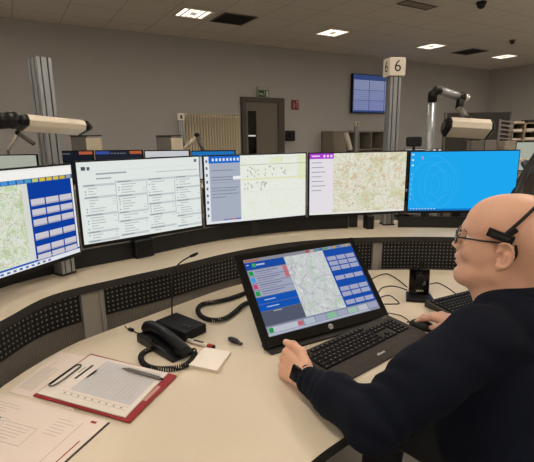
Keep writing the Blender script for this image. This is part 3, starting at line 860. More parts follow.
# loose sheets on the left
def sheet_thing(name, q, z, label, marks, m=PAPER2, cat='paper', th=.0012, extra=None):
    o, a = frame_on(q, z); r = thing(name, o, label, cat, None, a); lp = local_poly(q, o, a)
    b = MB(); b.prism(lp, 0, th, m); b.build('sheet', r)
    xs = [p[0] for p in lp]; ysl = [p[1] for p in lp]
    w, h = abs(lp[1][0]-lp[0][0]), abs(lp[3][1]-lp[0][1])
    def bil(u, v):  # u along q0-q1, v along q0-q3
        p0, p1, p2, p3 = [Vector(p) for p in lp]
        p = p0.lerp(p1, u).lerp(p3.lerp(p2, u), v); return (p.x, p.y, th+.0002)
    b = MB()
    for (u0_, v0_, u1_, v1_, mm) in marks:
        b.add([bil(u0_,v0_), bil(u0_,v1_), bil(u1_,v1_), bil(u1_,v0_)], [(0,1,2,3)], mm)
    b.build('printing', r)
    return r, bil, lp
rd = random.Random(11)
# form under the clipboard
q = [P(*p, .7203) for p in ((9,392),(60,352),(128,364),(72,410))]; q = [Vector((p.x, p.y, 0)) for p in q]
marks = [(.1+.0*i, .06+i*.028, .1+rd.uniform(.3,.7), .066+i*.028, INK) for i in range(8)]
sheet_thing('form_sheet', q, .7203, 'printed form mostly hidden under the red clipboard', marks)
# front papers: A3-ish plan sheets
q = [Vector(p) for p in ((-.80,1.10,0),(-.405,.955,0),(-.50,.70,0),(-.795,.80,0))]
marks = []
for i in range(8): marks.append((.1,.10+i*.035,.1+rd.uniform(.15,.3),.104+i*.035, INK))
marks += [(.35,.30,.62,.304,INK),(.35,.52,.62,.524,INK),(.35,.30,.352,.52,INK),(.62,.30,.623,.52,INK)]
for i in range(5): marks.append((.38,.34+i*.035,.38+rd.uniform(.1,.2),.344+i*.035, INK))
for i in range(6): marks.append((.68,.12+i*.04,.68+rd.uniform(.1,.2),.124+i*.04, INK))
marks += [(.25,.28,.30,.30,INKD),(.86,.1,.863,.75,INK),(.05,.6,.3,.604,INK),(.05,.66,.33,.664,INK),(.05,.72,.3,.724,INK)]
marks += [(.90,.045,.94,.075, RED),(.955,.30,.965,.95, RED)]
sheet_thing('plan_sheet', q, .7220, 'large printed plan sheet with red edge marks at the bottom left', marks, th=.0016)
q2 = [Vector((p.x+.004, p.y-.003, 0)) for p in q]
sheet_thing('plan_sheet', q2, .7203, 'dark-edged folder sheet showing just under the large plan sheet', [], m=mat('folder_dark',(60,56,54),.6), cat='folder')
# clipboard
q = [P(*p, .722) for p in ((91,355),(177,377),(130,424),(33,397))]
q = [Vector((p.x, p.y, 0)) for p in q]
o, a = frame_on(q, .7238); r = thing('clipboard', o, 'red clipboard with a black clip lying on the loose sheets', 'clipboard', None, a)
lp = local_poly(q, o, a)
b = MB(); b.prism(lp, 0, .004, RED); b.build('board', r, .001)
def bl(u, v, z):
    p0, p1, p2, p3 = [Vector(p) for p in lp]; p = p0.lerp(p1, u).lerp(p3.lerp(p2, u), v); return Vector((p.x, p.y, z))
b = MB()
c0_, c1_ = bl(.02,.24,.008), bl(.02,.72,.008)
c0_, c1_ = bl(.035,.34,.009), bl(.035,.80,.009)
b.tube([c0_, c1_], .0034, BLACK, 8)
b.tube(smooth_path([c0_, bl(.08,.32,.012), bl(.105,.40,.012), bl(.105,.74,.012), bl(.08,.82,.012), c1_], 5), .0024, mat('clip_steel', (110,106,102), .3, .8), 8)
b.build('clip', r)
b = MB(); lq = [bl(.93,.30,.0042), bl(.93,.62,.0042), bl(.965,.62,.0042), bl(.965,.30,.0042)]; b.add(lq, [(0,1,2,3)], mat('faded_print', (206,160,150), .6)); b.build('edge_label', r)
# sheets on the clipboard
sq_ = [bl(.03,.05,0), bl(.915,.02,0), bl(.94,.965,0), bl(.02,.965,0)]
Mc = Matrix.Translation(o) @ Matrix.Rotation(a, 4, 'Z')
qs = [Mc @ p for p in sq_]; qs = [Vector((p.x,p.y,0)) for p in qs]
marks = [(.26,.06,.95,.80, SHADE)]
marks += [(.16,.22,.19,.58, INKD),(.26,.30,.29,.50, INKD) ,(.12,.30,.135,.45, INK)]
for i in range(13): marks.append((.33+.045*i,.10,.333+.045*i,.10+rd.uniform(.4,.68), INK))
marks += [(.2,.84,.95,.844,INK),(.2,.90,.95,.904,INK)]
for i in range(9): marks.append((.24+.08*i,.86,.26+.08*i,.885, INK))
sheet_thing('printed_sheets', qs, .7284, 'stack of printed sheets with a shaded table, clipped on the red board', marks, m=PAPER, th=.003)
pz = .7318
p0, p1 = P(122,369,pz), P(162,381,pz)
r = thing('ballpoint_pen', (p0+p1)/2, 'dark grey ballpoint pen resting on the clipboard sheets', 'pen', None, math.atan2((p1-p0).y, (p1-p0).x))
L = (p1-p0).length/2; GP = mat('pen_grey', (116,108,104), .35, .3)
b = MB(); b.tube([(-L,0,.003),(-L+.012,0,.0045),(-L+.03,0,.006),(L-.01,0,.0065),(L-.004,0,.0065)], .005, GP, 12, taper=[.001,.003,.005,.0058,.004]); b.build('barrel', r)
b = MB(); b.box((L-.045,-.0012,.0115),(L-.008,.0012,.0128), GP); b.box((L-.011,-.0012,.006),(L-.008,.0012,.0128), GP); b.build('pocket_clip', r)
b = MB(); b.tube([(L-.004,0,.0065),(L+.004,0,.0065)], .003, BLACK, 8); b.build('push_button', r)

# ------------------------------------------------------------- desk lamps
def lamp_head(root, c, ax, length, depth, thick, roll, mat_side=LAMPW):
    """prismatic luminaire head centred at c, long axis ax"""
    ax = ax.normalized(); sd = Vector((0,0,1)).cross(ax).normalized(); up = ax.cross(sd)
    sd, up = sd*math.cos(roll)+up*math.sin(roll), up*math.cos(roll)-sd*math.sin(roll)
    prof = [(-.5,-.15),(-.42,.28),(-.2,.5),(.2,.5),(.42,.28),(.5,-.15),(.36,-.5),(-.36,-.5)]
    def ring(x, k): return [c+ax*x+sd*(p[0]*depth*k)+up*(p[1]*thick*k) for p in prof]
    def loft(xs, m, nm):
        b = MB(); vs = []
        for x, k in xs: vs += ring(x, k)
        n = 8; fs = [tuple(range(n)), tuple(range(len(vs)-1, len(vs)-n-1, -1))]
        for i in range(len(xs)-1):
            for j in range(n): fs.append((i*n+j, (i+1)*n+j, (i+1)*n+(j+1)%n, i*n+(j+1)%n))
        b.add(vs, fs, m); b.build(nm, root, .003)
    h = length/2
    loft([(-h+.02,1),(h-.02,1)], mat_side, 'lamp_housing')
    loft([(h-.02,1.03),(h-.008,1.0),(h+.016,.45)], BLACK, 'end_cap')
    loft([(-h+.02,1.02),(-h+.006,1.0),(-h-.012,.6)], BLACK, 'end_cap')
# left lamp: long head crossing in front of the column, arm leaves the frame
r = thing('desk_lamp', (-1.02,1.42,.89), 'cream desk lamp head reaching in from the left in front of the column', 'lamp')
mo = Matrix.Translation((1.02,-1.42,-.89))
eR = D(86,127.5,1.57); eL = D(18,121.5,1.38)
ce = (eR+eL)/2; le = (eR-eL).length
cc = mo @ ce
lamp_head(r, cc, eR-eL, le, .078, .043, math.radians(-18))
kn = mo @ D(12,120,1.36)
b = MB(); b.tube([kn, mo @ D(-6,121,1.34)], .026, BLACK, 14); b.ball(kn, .028, BLACK, 14); b.build('joint', r)
b = MB(); b.tube([mo @ D(-4,118,1.34), mo @ D(-60,100,1.3)], .014, ALU, 12); b.build('arm', r)
b = MB(); b.tube([mo @ D(-60,100,1.3), Vector((0,0,.35)), Vector((0,0,0))], .016, ALU, 12); b.build('lamp_pole', r)
b = MB(); b.tube([(0,0,0),(0,0,.012)], .06, DGREY, 20); b.build('lamp_foot', r)
# right lamp on its own pole
pb = P(427,222,.89); pb = Vector((D(429,150,2.66).x, D(429,150,2.66).y, .89))
ltop = (Vector((pb.x, pb.y, 0)) + Vector((0,0,1.662)))
r = thing('desk_lamp', pb, 'cream desk lamp on a bent silver arm behind the blue monitor', 'lamp')
mo = Matrix.Translation(-pb)
tz = (ltop-Vector((0,0,CH))).dot(cF)
b = MB(); b.tube([(0,0,0),(0,0,ltop.z-.89-.01)], .025, ALU, 16); b.build('lamp_pole', r)
b = MB(); b.tube([(0,0,0),(0,0,.012)], .07, DGREY, 20); b.build('lamp_foot', r)
T0 = mo @ ltop
b = MB(); b.tube([T0+Vector((0,0,-.06)), T0+Vector((0,0,-.01)), T0+Vector((.02,0,.01)), T0+Vector((.05,0,.008))], .026, BLACK, 14, taper=[.027,.029,.028,.025]); b.build('elbow_joint', r)
T1 = mo @ D(461,97.5,2.62)
b = MB(); b.tube([T0+Vector((.04,0,.008)), T1], .025, ALU, 14); b.build('arm', r)
b = MB(); b.ball(T1, .033, BLACK, 14); b.ball(T1+Vector((.035,0,.0)), .02, WHITE, 12)
T2 = mo @ D(459,108,2.6); T3 = mo @ D(467,119,2.56)
b.tube([T1, T2], .022, BLACK, 12); b.tube([T2, T3], .019, GREYM, 12); b.tube([T3, mo @ D(467,122,2.55)], .03, BLACK, 14); b.build('tilt_joint', r)
lamp_head(r, mo @ D(467.5,127.5,2.55), D(492,130,2.55)-D(443,127,2.55), .27, .13, .085, math.radians(-38))

# --------------------------------------------- other workstations far behind
def far_column(px, py_top, zc, base_z, label, numeral=None):
    t_ = D(px, py_top, zc); h = t_.z - base_z
    r = thing('support_column', (t_.x, t_.y, base_z), label, 'column', None, math.radians(20))
    column(r, .06, h-.085)
    s_ = MB(); s_.box((-.04,-.04,h-.082),(.04,.04,h), WHITE)
    s_.build('sign_cube', r, .002)
    s_ = MB(); s_.box((-.012,-.0415,h-.065),(.012,-.0405,h-.02), INKD); s_.build('sign_mark', r)
    return r
def far_lamp(x1, y1, x2, y2, x3, y3, zc, base_z, label):
    """two-segment lamp arm: foot (x1,y1) - joint - head"""
    A_, B_, C_ = D(x1,y1,zc), D(x2,y2,zc), D(x3,y3,zc)
    ft = Vector((A_.x, A_.y, base_z)); r = thing('desk_lamp', ft, label, 'lamp')
    b = MB(); b.tube([(0,0,0),(0,0,A_.z-base_z-.02), A_-ft], .014, GREYM, 10); b.tube([A_-ft, B_-ft], .022, LAMPW if zc < 7 else WHITE, 10); b.build('arm', r)
    b = MB(); b.ball(B_-ft, .035, BLACK, 12); b.build('joint', r)
    b = MB(); b.tube([B_-ft, C_-ft], .026, GREYM, 10); b.build('lamp_head', r)
    b = MB(); b.tube([(0,0,0),(0,0,.012)], .07, DGREY, 16); b.build('lamp_foot', r)
# bench A (about 5 m away)
def bench(x0, x1, y0, y1, label, z=.89):
    r = thing('monitor_bench', ((x0+x1)/2, (y0+y1)/2, 0), label, 'desk')
    w, d = (x1-x0)/2, (y1-y0)/2
    b = MB(); b.box((-w,-d,z-.03),(w,d,z), SHELF); b.build('bench_top', r)
    for sx in (-1, 1):
        b = MB(); b.box((sx*(w-.1)-.03,-d+.05,0),(sx*(w-.1)+.03,d-.05,z-.03), GREYM); b.build('leg', r)
bench(-3.25, -.2, 4.75, 5.5, 'far bench carrying a row of monitors, beyond the left monitors')
bench(2.85, 3.95, 4.9, 5.5, 'far bench carrying a pale monitor at the right edge')
bench(2.05, 4.25, 7.55, 8.3, 'distant bench beyond the lamp with a pole, near the wall screen')
def far_monitor(pxl, pxr, ptop, zc, label, content, w=.6):
    a_, c_ = D(pxl, ptop, zc), D(pxr, ptop, zc); mid = (a_+c_)/2; ww = (c_-a_).length-.012
    r = thing('monitor', (mid.x, mid.y, .89), label, 'monitor', 'far monitors', math.atan2(c_.y-a_.y, c_.x-a_.x)); z1 = mid.z-.89; z0 = z1-.34
    b = MB(); b.box((-ww/2,0,z0),(ww/2,.03,z1), MBLACK); b.build('casing', r, .003)
    s_ = MB(); content(Scr(s_, -ww/2+.012, z0+.012, ww/2-.012, z1-.012)); s_.build('screen', r)
    b = MB(); b.box((-.1,-.06,0),(.1,.1,.01), BLACK); b.box((-.03,.03,.01),(.03,.05,z0+.1), BLACK); b.build('stand', r)
def c_map(c): c.r(0,0,1,1, glow(206,212,196,.6)); [c.r(.05+.1*i,.1,.052+.1*i,.9, glow(176,186,168,.6), 2) for i in range(9)]
def c_hdr(c):
    c.r(0,0,1,1, glow(40,44,56,.7)); c.r(.0,.0,.30,.11, glow(70,96,190,.6), 2); c.r(.74,0,1,.11, glow(216,112,72,.6), 2)
    for i in range(5): c.r(.32+i*.07,.06,.37+i*.07,.10, glow(120,124,130,.7), 2)
def c_dark(c): c.r(0,0,1,1, glow(30,34,44,.7)); c.r(.70,0,1,.11, glow(216,112,72,.6), 2); c.r(.2,.06,.5,.1, glow(110,114,120,.7), 2)
def c_white(c): c.r(0,0,1,1, glow(222,224,228,.75)); c.r(.1,.2,.8,.22, glow(160,164,170,.7), 2)
def c_blue(c): c.r(0,0,1,1, glow(222,226,232,.7)); c.r(0,0,1,.2, glow(40,130,206,.7), 2)
far_monitor(-16,37.2,154.5,4.9,'far monitor with a pale map, behind the column at the far left', c_map)
far_monitor(46,93.6,150.6,5.0,'far dark monitor with an orange block at its top right, beside the column', c_dark)
far_monitor(94,143,150.0,5.0,'far monitor with a blue and an orange block along its top', c_hdr)
far_monitor(143.4,190,150.0,5.0,'far monitor showing a plain white page', c_white)
far_monitor(190.4,236,150.3,5.0,'far monitor with a blue strip along its top', c_blue)
far_monitor(404,437,148.6,8.0,'distant pale monitor peeking over the blue monitor, beside the lamp pole', c_white)
far_monitor(437.5,472,148.4,8.0,'distant pale monitor peeking over the blue monitor, under the lamp head', c_white)
far_monitor(515.5,562,141.0,4.9,'far monitor with a pale map at the right edge of the picture', c_map)
far_column(180.5, 113.5, 5.3, .89, 'far slotted aluminium column in front of the radiator')
far_lamp(183, 150, 197, 135.5, 204, 152, 5.3, .89, 'far desk lamp with a raised elbow before the radiator')
far_lamp(8, 150, 18, 133, 34, 144, 5.3, .89, 'far desk lamp with two splayed struts, under the left lamp head')
far_lamp(463, 136.5, 470, 142, 476, 149, 4.9, .89-.0, 'far slim lamp stick seen below the right lamp head')
def divider(xa, xb, xc, yt, zc, label):
    a_, b_, c_ = D(xa, yt, zc), D(xb, yt, zc), D(xc, yt, zc); h = a_.z-.89
    r = thing('desk_divider', (a_.x, a_.y+.12, .89), label, 'divider')
    w1_, w2_ = (b_.x-a_.x), (c_.x-a_.x)
    b = MB(); b.box((0,0,0),(w1_,.03,h), mat('divider_dark',(120,116,110),.8) if 'dark' in label else mat('divider_grey',(196,190,180),.8)); b.build('panel', r)
    b = MB(); b.box((w1_,-.02,0),(w2_,.02,h-.02), mat('divider_beige',(240,226,198),.7)); b.build('side_panel', r)
    b = MB(); b.box((-.002,-.022,h),(w2_,.032,h+.012), DGREY); b.build('top_rail', r)
divider(66, 82, 97, 136.5, 5.12, 'low grey and beige desk divider behind the dark far monitor')
divider(153.5, 169, 180, 136.5, 5.12, 'low dark and beige desk divider left of the radiator')
# pigeonhole cabinet under the wall screen
s0, zt_ = wall_hit(333,131,.38); s1_, _z = wall_hit(384,130,.38)
r = thing('pigeonhole_cabinet', RW(s0,.38,0), 'grey open pigeonhole cabinet under the wall screen', 'cabinet', None, RANG)
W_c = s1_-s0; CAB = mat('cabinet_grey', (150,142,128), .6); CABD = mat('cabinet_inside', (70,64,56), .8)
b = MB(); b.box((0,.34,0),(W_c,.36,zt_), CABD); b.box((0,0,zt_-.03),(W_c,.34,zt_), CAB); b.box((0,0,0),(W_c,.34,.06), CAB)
nx = 4
for i in range(nx+1): x = i*W_c/nx; b.box((max(0,x-.012),0,.06),(min(W_c,x+.012),.34,zt_-.03), CAB)
rows_ = 4
for j in range(1, rows_):
    z = .06+(zt_-.09)*j/rows_; b.box((.012,0.002,z-.01),(W_c-.012,.34,z+.01), CAB)
b.build('cabinet_body', r)
b = MB(); b.box((.012,-.018,.75),(W_c/nx-.012,-.001,zt_-.035), CAB); b.build('cabinet_door', r)
far_c = D(356,126,8.2)
r = far_column(356.5, 121.5, 8.15, 0, 'distant column with a small white cube sign before the pigeonholes')
A1, A2 = D(346,133,8.0), D(350.5,150,8.0)
r = thing('desk_lamp', (A2.x, A2.y, .0), 'distant white slanted lamp tube beside the small-signed column', 'lamp')
b = MB(); b.tube([(0,0,A2.z), A1-r.location], .045, WHITE, 10); b.build('lamp_tube', r)
b = MB(); b.tube([(0,0,.01),(0,0,A2.z)], .02, GREYM, 10); b.tube([(0,0,0),(0,0,.015)], .15, DGREY, 16); b.build('lamp_stand', r)
# dark chair headrest behind
def office_chair(loc, rz, label, seat_z=.46, head=False, back_h=1.0):
    r = thing('office_chair', loc, label, 'chair', None, rz)
    F_ = mat('black_upholstery', (22,22,24), .8, noise=.1, scale=80)
    b = MB(); b.box((-.24,-.23,seat_z-.07),(.24,.23,seat_z), F_); b.build('seat', r, .03, 3)
    b = MB(); b.box((-.22,-.30,seat_z+.12),(.22,-.24,back_h), F_); b.build('backrest', r, .025, 3)
    b = MB(); b.box((-.03,-.31,seat_z-.09),(.03,-.28,seat_z+.35), DGREY); b.box((-.03,-.3,seat_z-.1),(.03,.02,seat_z-.07), DGREY); b.build('back_support', r)
    if head:
        b = MB(); b.box((-.12,-.30,back_h+.05),(.12,-.23,back_h+.2), F_); b.build('headrest', r, .03, 3)
        b = MB(); b.box((-.02,-.285,back_h-.05),(.02,-.265,back_h+.08), DGREY); b.build('headrest_stem', r)
    b = MB(); b.tube([(0,0,.09),(0,0,seat_z-.07)], .03, GREYM, 14); b.build('gas_column', r)
    for k in range(5):
        a_ = k*2*PI/5+.3; e = Vector((math.cos(a_)*.3, math.sin(a_)*.3, .06))
        b = MB(); b.tube([(0,0,.1), e+Vector((0,0,.01))], .02, BLACK, 8); b.build('star_leg', r)
        b = MB(); sdv = Vector((-math.sin(a_), math.cos(a_), 0))*.02; b.tube([e-sdv-Vector((0,0,.03)), e+sdv-Vector((0,0,.03))], .03, BLACK, 12); b.build('caster', r)
    return r
hc = D(414,142,6.6)
office_chair((hc.x, hc.y+.27, 0), 0.0, 'distant black chair whose headrest shows beside the lamp pole', head=True, back_h=hc.z-.12)
c5 = D(536,185,3.2)
office_chair((c5.x+.62, c5.y+.45, 0), math.radians(35), 'empty black office chair at the right edge behind the blue monitor', back_h=1.24, head=False)
# black blue-grey bracket of a chair / monitor arm at right edge
r = thing('angled_stand', (1.66,2.30,.0), 'black angled floor stand just right of the blue monitor', 'stand')
b = MB(); pth = [D(514,196,2.45)-r.location, D(521,181,2.5)-r.location, D(530,166,2.55)-r.location, D(540,150,2.6)-r.location]
b.tube(smooth_path(pth,6), .022, BLACK, 12); b.build('arm_tube', r)
b = MB(); b.tube([D(524,162,2.62)-r.location, D(531,173,2.58)-r.location], .022, mat('blue_grey_plastic', (62,70,84), .5), 10); b.build('arm_cover', r)
b = MB(); b.tube([(0,0,0),(0,0,.9), D(514,196,2.45)-r.location], .022, BLACK, 12); b.tube([(0,0,0),(0,0,.02)], .14, BLACK, 20); b.build('arm_post', r)
# partition and clutter at the right
pa_, pb_ = D(446,114,4.6), D(511.5,112,4.6)
r = thing('partition_screen', (pa_.x, pa_.y, 0), 'dark grey partition screen behind the right desk lamp', 'partition', None, math.atan2(pb_.y-pa_.y, pb_.x-pa_.x))
W_p = (pb_-pa_).length; b = MB(); b.box((0.01,0,.05),(W_p-.01,.04,pb_.z), PART); b.build('fabric_panel', r)
b = MB(); b.box((W_p-.01,-.005,0),(W_p+.005,.045,pb_.z+.005), GREYM); b.box((-.005,-.005,0),(.01,.045,pb_.z+.005), GREYM); b.box((.01,-.005,0),(W_p-.01,.045,.05), GREYM); b.build('partition_frame', r)
bench(1.75, 2.75, 4.15, 4.42, 'grey low cabinet bench in front of the partition screen', z=1.16)
t0 = D(499,129,4.3)
r = thing('paper_rack', (t0.x, 4.28, 1.16), 'pale slatted paper rack leaning by the partition edge', 'rack', None, .1)
tiltM = Matrix.Rotation(-.18, 4, 'X') @ Matrix.Rotation(.12, 4, 'Y'); hR = D(499,119.5,4.3).z-1.16
b = MB()
for x in (-.075, .06): b.box((x,-.01,0.01),(x+.012,.01,hR), mat('rack_grey', (138,132,126), .6), tiltM)
for k in range(9): b.box((-.075,-.008,.03+k*(hR-.05)/8.),(.072,.008,.042+k*(hR-.05)/8.), mat('rack_grey', (138,132,126), .6), tiltM)
b.build('rack_frame', r)
b = MB(); b.box((-.065,.008,.05),(.03,.012,hR-.03), INKD, tiltM); b.build('rack_back', r)
for i, (xa, xb, ya, m_, lb) in enumerate(((465,477,141,GREYM,'small grey storage box left of the paper rack'), (478,489,140,mat('box_taupe',(128,120,112),.7),'small taupe storage box in the middle, under the paper rack'), (497,508,141,mat('box_beige',(168,156,138),.7),'small beige storage box below the paper rack, nearest the shelving'))):
    a_, c_ = D(xa,ya,4.22), D(xb,ya,4.22)
    r = thing('storage_box', ((a_.x+c_.x)/2, 4.16+.13*0, 1.16 if True else 0), lb, 'box'); h = a_.z-1.16; w = (c_.x-a_.x)/2
    b = MB(); b.box((-w,0,0),(w,.10,h-.012), m_); b.build('box_body', r, .002); b = MB(); b.box((-w-.003,-.003,h-.012),(w+.003,.103,h), m_); b.build('box_lid', r, .002)
# shelving with papers at the far right
sa, sb = D(511,124,6.3), D(540,124,6.3)
r = thing('paper_shelving', (sa.x, sa.y, 0), 'light open shelving with flat paper trays at the right edge', 'shelf', None, -.15)
W_s = .62; SH = mat('shelf_wood', (170,150,122), .6); SHB = mat('shelf_back_dark', (58,52,48), .8)
b = MB(); hz = sa.z
for x in (0,.20,.41,W_s): b.box((x-.01,0,0),(x+.01,.3,hz), SH)
b.box((-.01,.3,0),(W_s+.01,.31,hz), SHB); b.box((-.01,0,hz),(W_s+.01,.31,hz+.015), SH)
for k in range(12): b.box((0,.002,.1+k*(hz-.1)/12.),(W_s,.3,.112+k*(hz-.1)/12.), SH)
b.build('shelf_frame', r)
b = MB(); rr = random.Random(5)
tg = []
for k in range(8, 12):
    for i in range(3):
        h0 = .112+k*(hz-.1)/12.; o = MB(); o.box((.02+i*.205,.01,h0+.001),(.17+i*.205,.26,h0+.02+rr.random()*.025), PAPER)
        ob = o.build('paper_stack'); ob.location = r.location; ob.rotation_euler = r.rotation_euler
        tag(ob, 'pile of white paper in the open shelving at the right edge', 'paper', 'paper piles in the shelving')
for i in range(3):
    o = MB(); Mz = Matrix.Rotation(.2*i-.2, 4, 'Z'); o.box((.03+i*.2,.02,hz+.016),(.19+i*.2,.25,hz+.035+.02*i), PAPER if i != 1 else INKD, Mz if False else None)
    ob = o.build('paper_stack'); ob.location = r.location; ob.rotation_euler = r.rotation_euler
    tag(ob, ['low pile of white paper on top of the shelving, left end','dark folder pile on top of the shelving, middle','taller pile of white paper on top of the shelving, right end'][i], 'paper', 'piles on top of the shelving')

# ================================================================== person
class Field:
    def __init__(s, lo, hi, res):
        s.lo = np.array(lo, float); s.res = res
        s.n = np.ceil((np.array(hi)-s.lo)/res).astype(int)+1
        s.f = np.full(s.n, .5, np.float32)
    def sub(s, lo, hi):
        a = np.clip(np.floor((np.array(lo)-s.lo)/s.res).astype(int), 0, s.n-1); b = np.clip(np.ceil((np.array(hi)-s.lo)/s.res).astype(int)+1, 1, s.n)
        if np.any(b <= a): return None
        X = [ (np.arange(a[i], b[i])*s.res+s.lo[i]) for i in range(3)]
        G_ = np.meshgrid(*X, indexing='ij', sparse=True)
        return tuple(slice(a[i], b[i]) for i in range(3)), G_
    def blend(s, sl, d, k, op):
        cur = s.f[sl]
        if op == 'u':
            if k <= 0: s.f[sl] = np.minimum(cur, d)
            else:
                h = np.clip(.5+.5*(cur-d)/k, 0, 1); s.f[sl] = cur*(1-h)+d*h-k*h*(1-h)
        else:
            d = -d
            h = np.clip(.5-.5*(cur-d)/max(k,1e-6), 0, 1); s.f[sl] = cur*(1-h)+d*h+k*h*(1-h)
    def cone(s, a, b, ra, rb, k=.01, op='u'):
        a = np.array(a, float); b = np.array(b, float); m = max(ra, rb)+k+3*s.res
        q = s.sub(np.minimum(a,b)-m, np.maximum(a,b)+m)
        if q is None: return
        sl, (X,Y,Z_) = q; ab = b-a; L2 = ab.dot(ab)+1e-12
        t = np.clip(((X-a[0])*ab[0]+(Y-a[1])*ab[1]+(Z_-a[2])*ab[2])/L2, 0, 1)
        d = np.sqrt((X-a[0]-ab[0]*t)**2+(Y-a[1]-ab[1]*t)**2+(Z_-a[2]-ab[2]*t)**2)-(ra+(rb-ra)*t)
        s.blend(sl, d, k, op)
    def chain(s, pts, rs, k=.01):
        for i in range(len(pts)-1): s.cone(pts[i], pts[i+1], rs[i], rs[i+1], k)
    def ell(s, c, r, ax=None, k=.01, op='u'):
        c = np.array(c, float); r = np.array(r, float); m = r.max()+k+3*s.res
        q = s.sub(c-m, c+m)
        if q is None: return
        sl, (X,Y,Z_) = q; A_ = np.eye(3) if ax is None else np.array(ax, float)
        U = [ (X-c[0])*A_[i][0]+(Y-c[1])*A_[i][1]+(Z_-c[2])*A_[i][2] for i in range(3)]
        k0 = np.sqrt(sum((U[i]/r[i])**2 for i in range(3))); k1 = np.sqrt(sum((U[i]/r[i]**2)**2 for i in range(3)))+1e-9
        s.blend(sl, k0*(k0-1)/k1, k, op)
    def mesh(s):
        f = s.f; ins = f < 0
        nx, ny, nz_ = f.shape
        c8 = [ins[i:nx-1+i, j:ny-1+j, k:nz_-1+k] for i in (0,1) for j in (0,1) for k in (0,1)]
        cnt = sum(c.astype(np.int8) for c in c8); act = (cnt > 0) & (cnt < 8)
        idx = np.argwhere(act); vid = -np.ones(act.shape, np.int64); vid[act] = np.arange(len(idx))
        acc = np.zeros((len(idx),3)); num = np.zeros(len(idx))
        for ax in range(3):
            o1, o2 = [a for a in range(3) if a != ax]
            for u in (0,1):
                for v in (0,1):
                    p = idx.copy(); p[:,o1] += u; p[:,o2] += v; q = p.copy(); q[:,ax] += 1
                    fp = f[p[:,0],p[:,1],p[:,2]]; fq = f[q[:,0],q[:,1],q[:,2]]; m = (fp<0) != (fq<0)
                    t = np.where(m, fp/np.where(m, fp-fq, 1), 0)
                    pos = p.astype(float); pos[:,ax] += t
                    acc[m] += pos[m]; num[m] += 1
        V_ = acc/num[:,None]*s.res+s.lo
        faces = []
        for ax in range(3):
            o1, o2 = (ax+1)%3, (ax+2)%3
            sl0 = [slice(None)]*3; sl1 = [slice(None)]*3; sl0[ax] = slice(0,-1); sl1[ax] = slice(1,None)
            a = ins[tuple(sl0)]; b = ins[tuple(sl1)]; cr = np.argwhere(a != b); fl = a[cr[:,0],cr[:,1],cr[:,2]]
            ok = (cr[:,o1] > 0) & (cr[:,o2] > 0) & (cr[:,o1] < vid.shape[o1]) & (cr[:,o2] < vid.shape[o2]); cr = cr[ok]; fl = fl[ok]
            def g_(du, dv):
                c = cr.copy(); c[:,o1] -= du; c[:,o2] -= dv; return vid[c[:,0],c[:,1],c[:,2]]
            Q = np.stack([g_(1,1), g_(0,1), g_(0,0), g_(1,0)], 1)
            Q[~fl] = Q[~fl][:, ::-1]
            faces.append(Q)
        return V_, np.concatenate(faces)
def np_mesh(name, parts, mats, parent=None):
    V_ = []; F_ = []; off_ = 0; mi = []
    for (v, f, m) in parts: V_.append(v); F_.append(f+off_); off_ += len(v); mi += [m]*len(f)
    V_ = np.concatenate(V_); F_ = np.concatenate(F_)
    me = bpy.data.meshes.new(name)
    me.vertices.add(len(V_)); me.vertices.foreach_set('co', V_.astype(np.float32).ravel())
    me.loops.add(F_.size); me.loops.foreach_set('vertex_index', F_.astype(np.int32).ravel())
    me.polygons.add(len(F_)); me.polygons.foreach_set('loop_start', np.arange(0, F_.size, 4, dtype=np.int32)); me.polygons.foreach_set('loop_total', np.full(len(F_), 4, np.int32))
    for m in mats: me.materials.append(m)
    me.update(calc_edges=True); me.validate()
    me.polygons.foreach_set('material_index', np.array(mi, dtype=np.int32)[:len(me.polygons)])
    me.polygons.foreach_set('use_smooth', np.ones(len(me.polygons), dtype=bool))
    o = bpy.data.objects.new(name, me); COL.objects.link(o)
    if parent: o.parent = parent
    return o

# --- frames
yaw = math.radians(147); pit = math.radians(4)
HS = 1.07
hf = Vector((math.cos(yaw)*math.cos(pit), math.sin(yaw)*math.cos(pit), math.sin(pit)))
hl = Vector((-math.sin(yaw), math.cos(yaw), 0)); hu = hf.cross(hl)
ear = D(501,256,1.07)
HO = ear - hl*.078*HS
def H(a, b, c): return HO + (hf*a + hl*b + hu*c)*HS
HM = Matrix((hf, hl, hu)).transposed()
def Hn(a, b, c): return np.array(H(a, b, c))
HAX = [tuple(hf), tuple(hl), tuple(hu)]
fd = Vector((-.61,.79,0)).normalized(); lt = Vector((-.79,-.61,0)).normalized(); upv = Vector((0,0,1))
SHc = Vector((.655,1.055,.955))
shL = SHc + lt*.195 + Vector((0,0,-.014)); shR = SHc - lt*.195
wrL = Vector((.097,1.070,.767)); elL = Vector((.232,.850,.79))
wrR = Vector((.660,1.392,.760)); elR = Vector((.875,1.275,.775))
pel = Vector((.745,.93,.57))

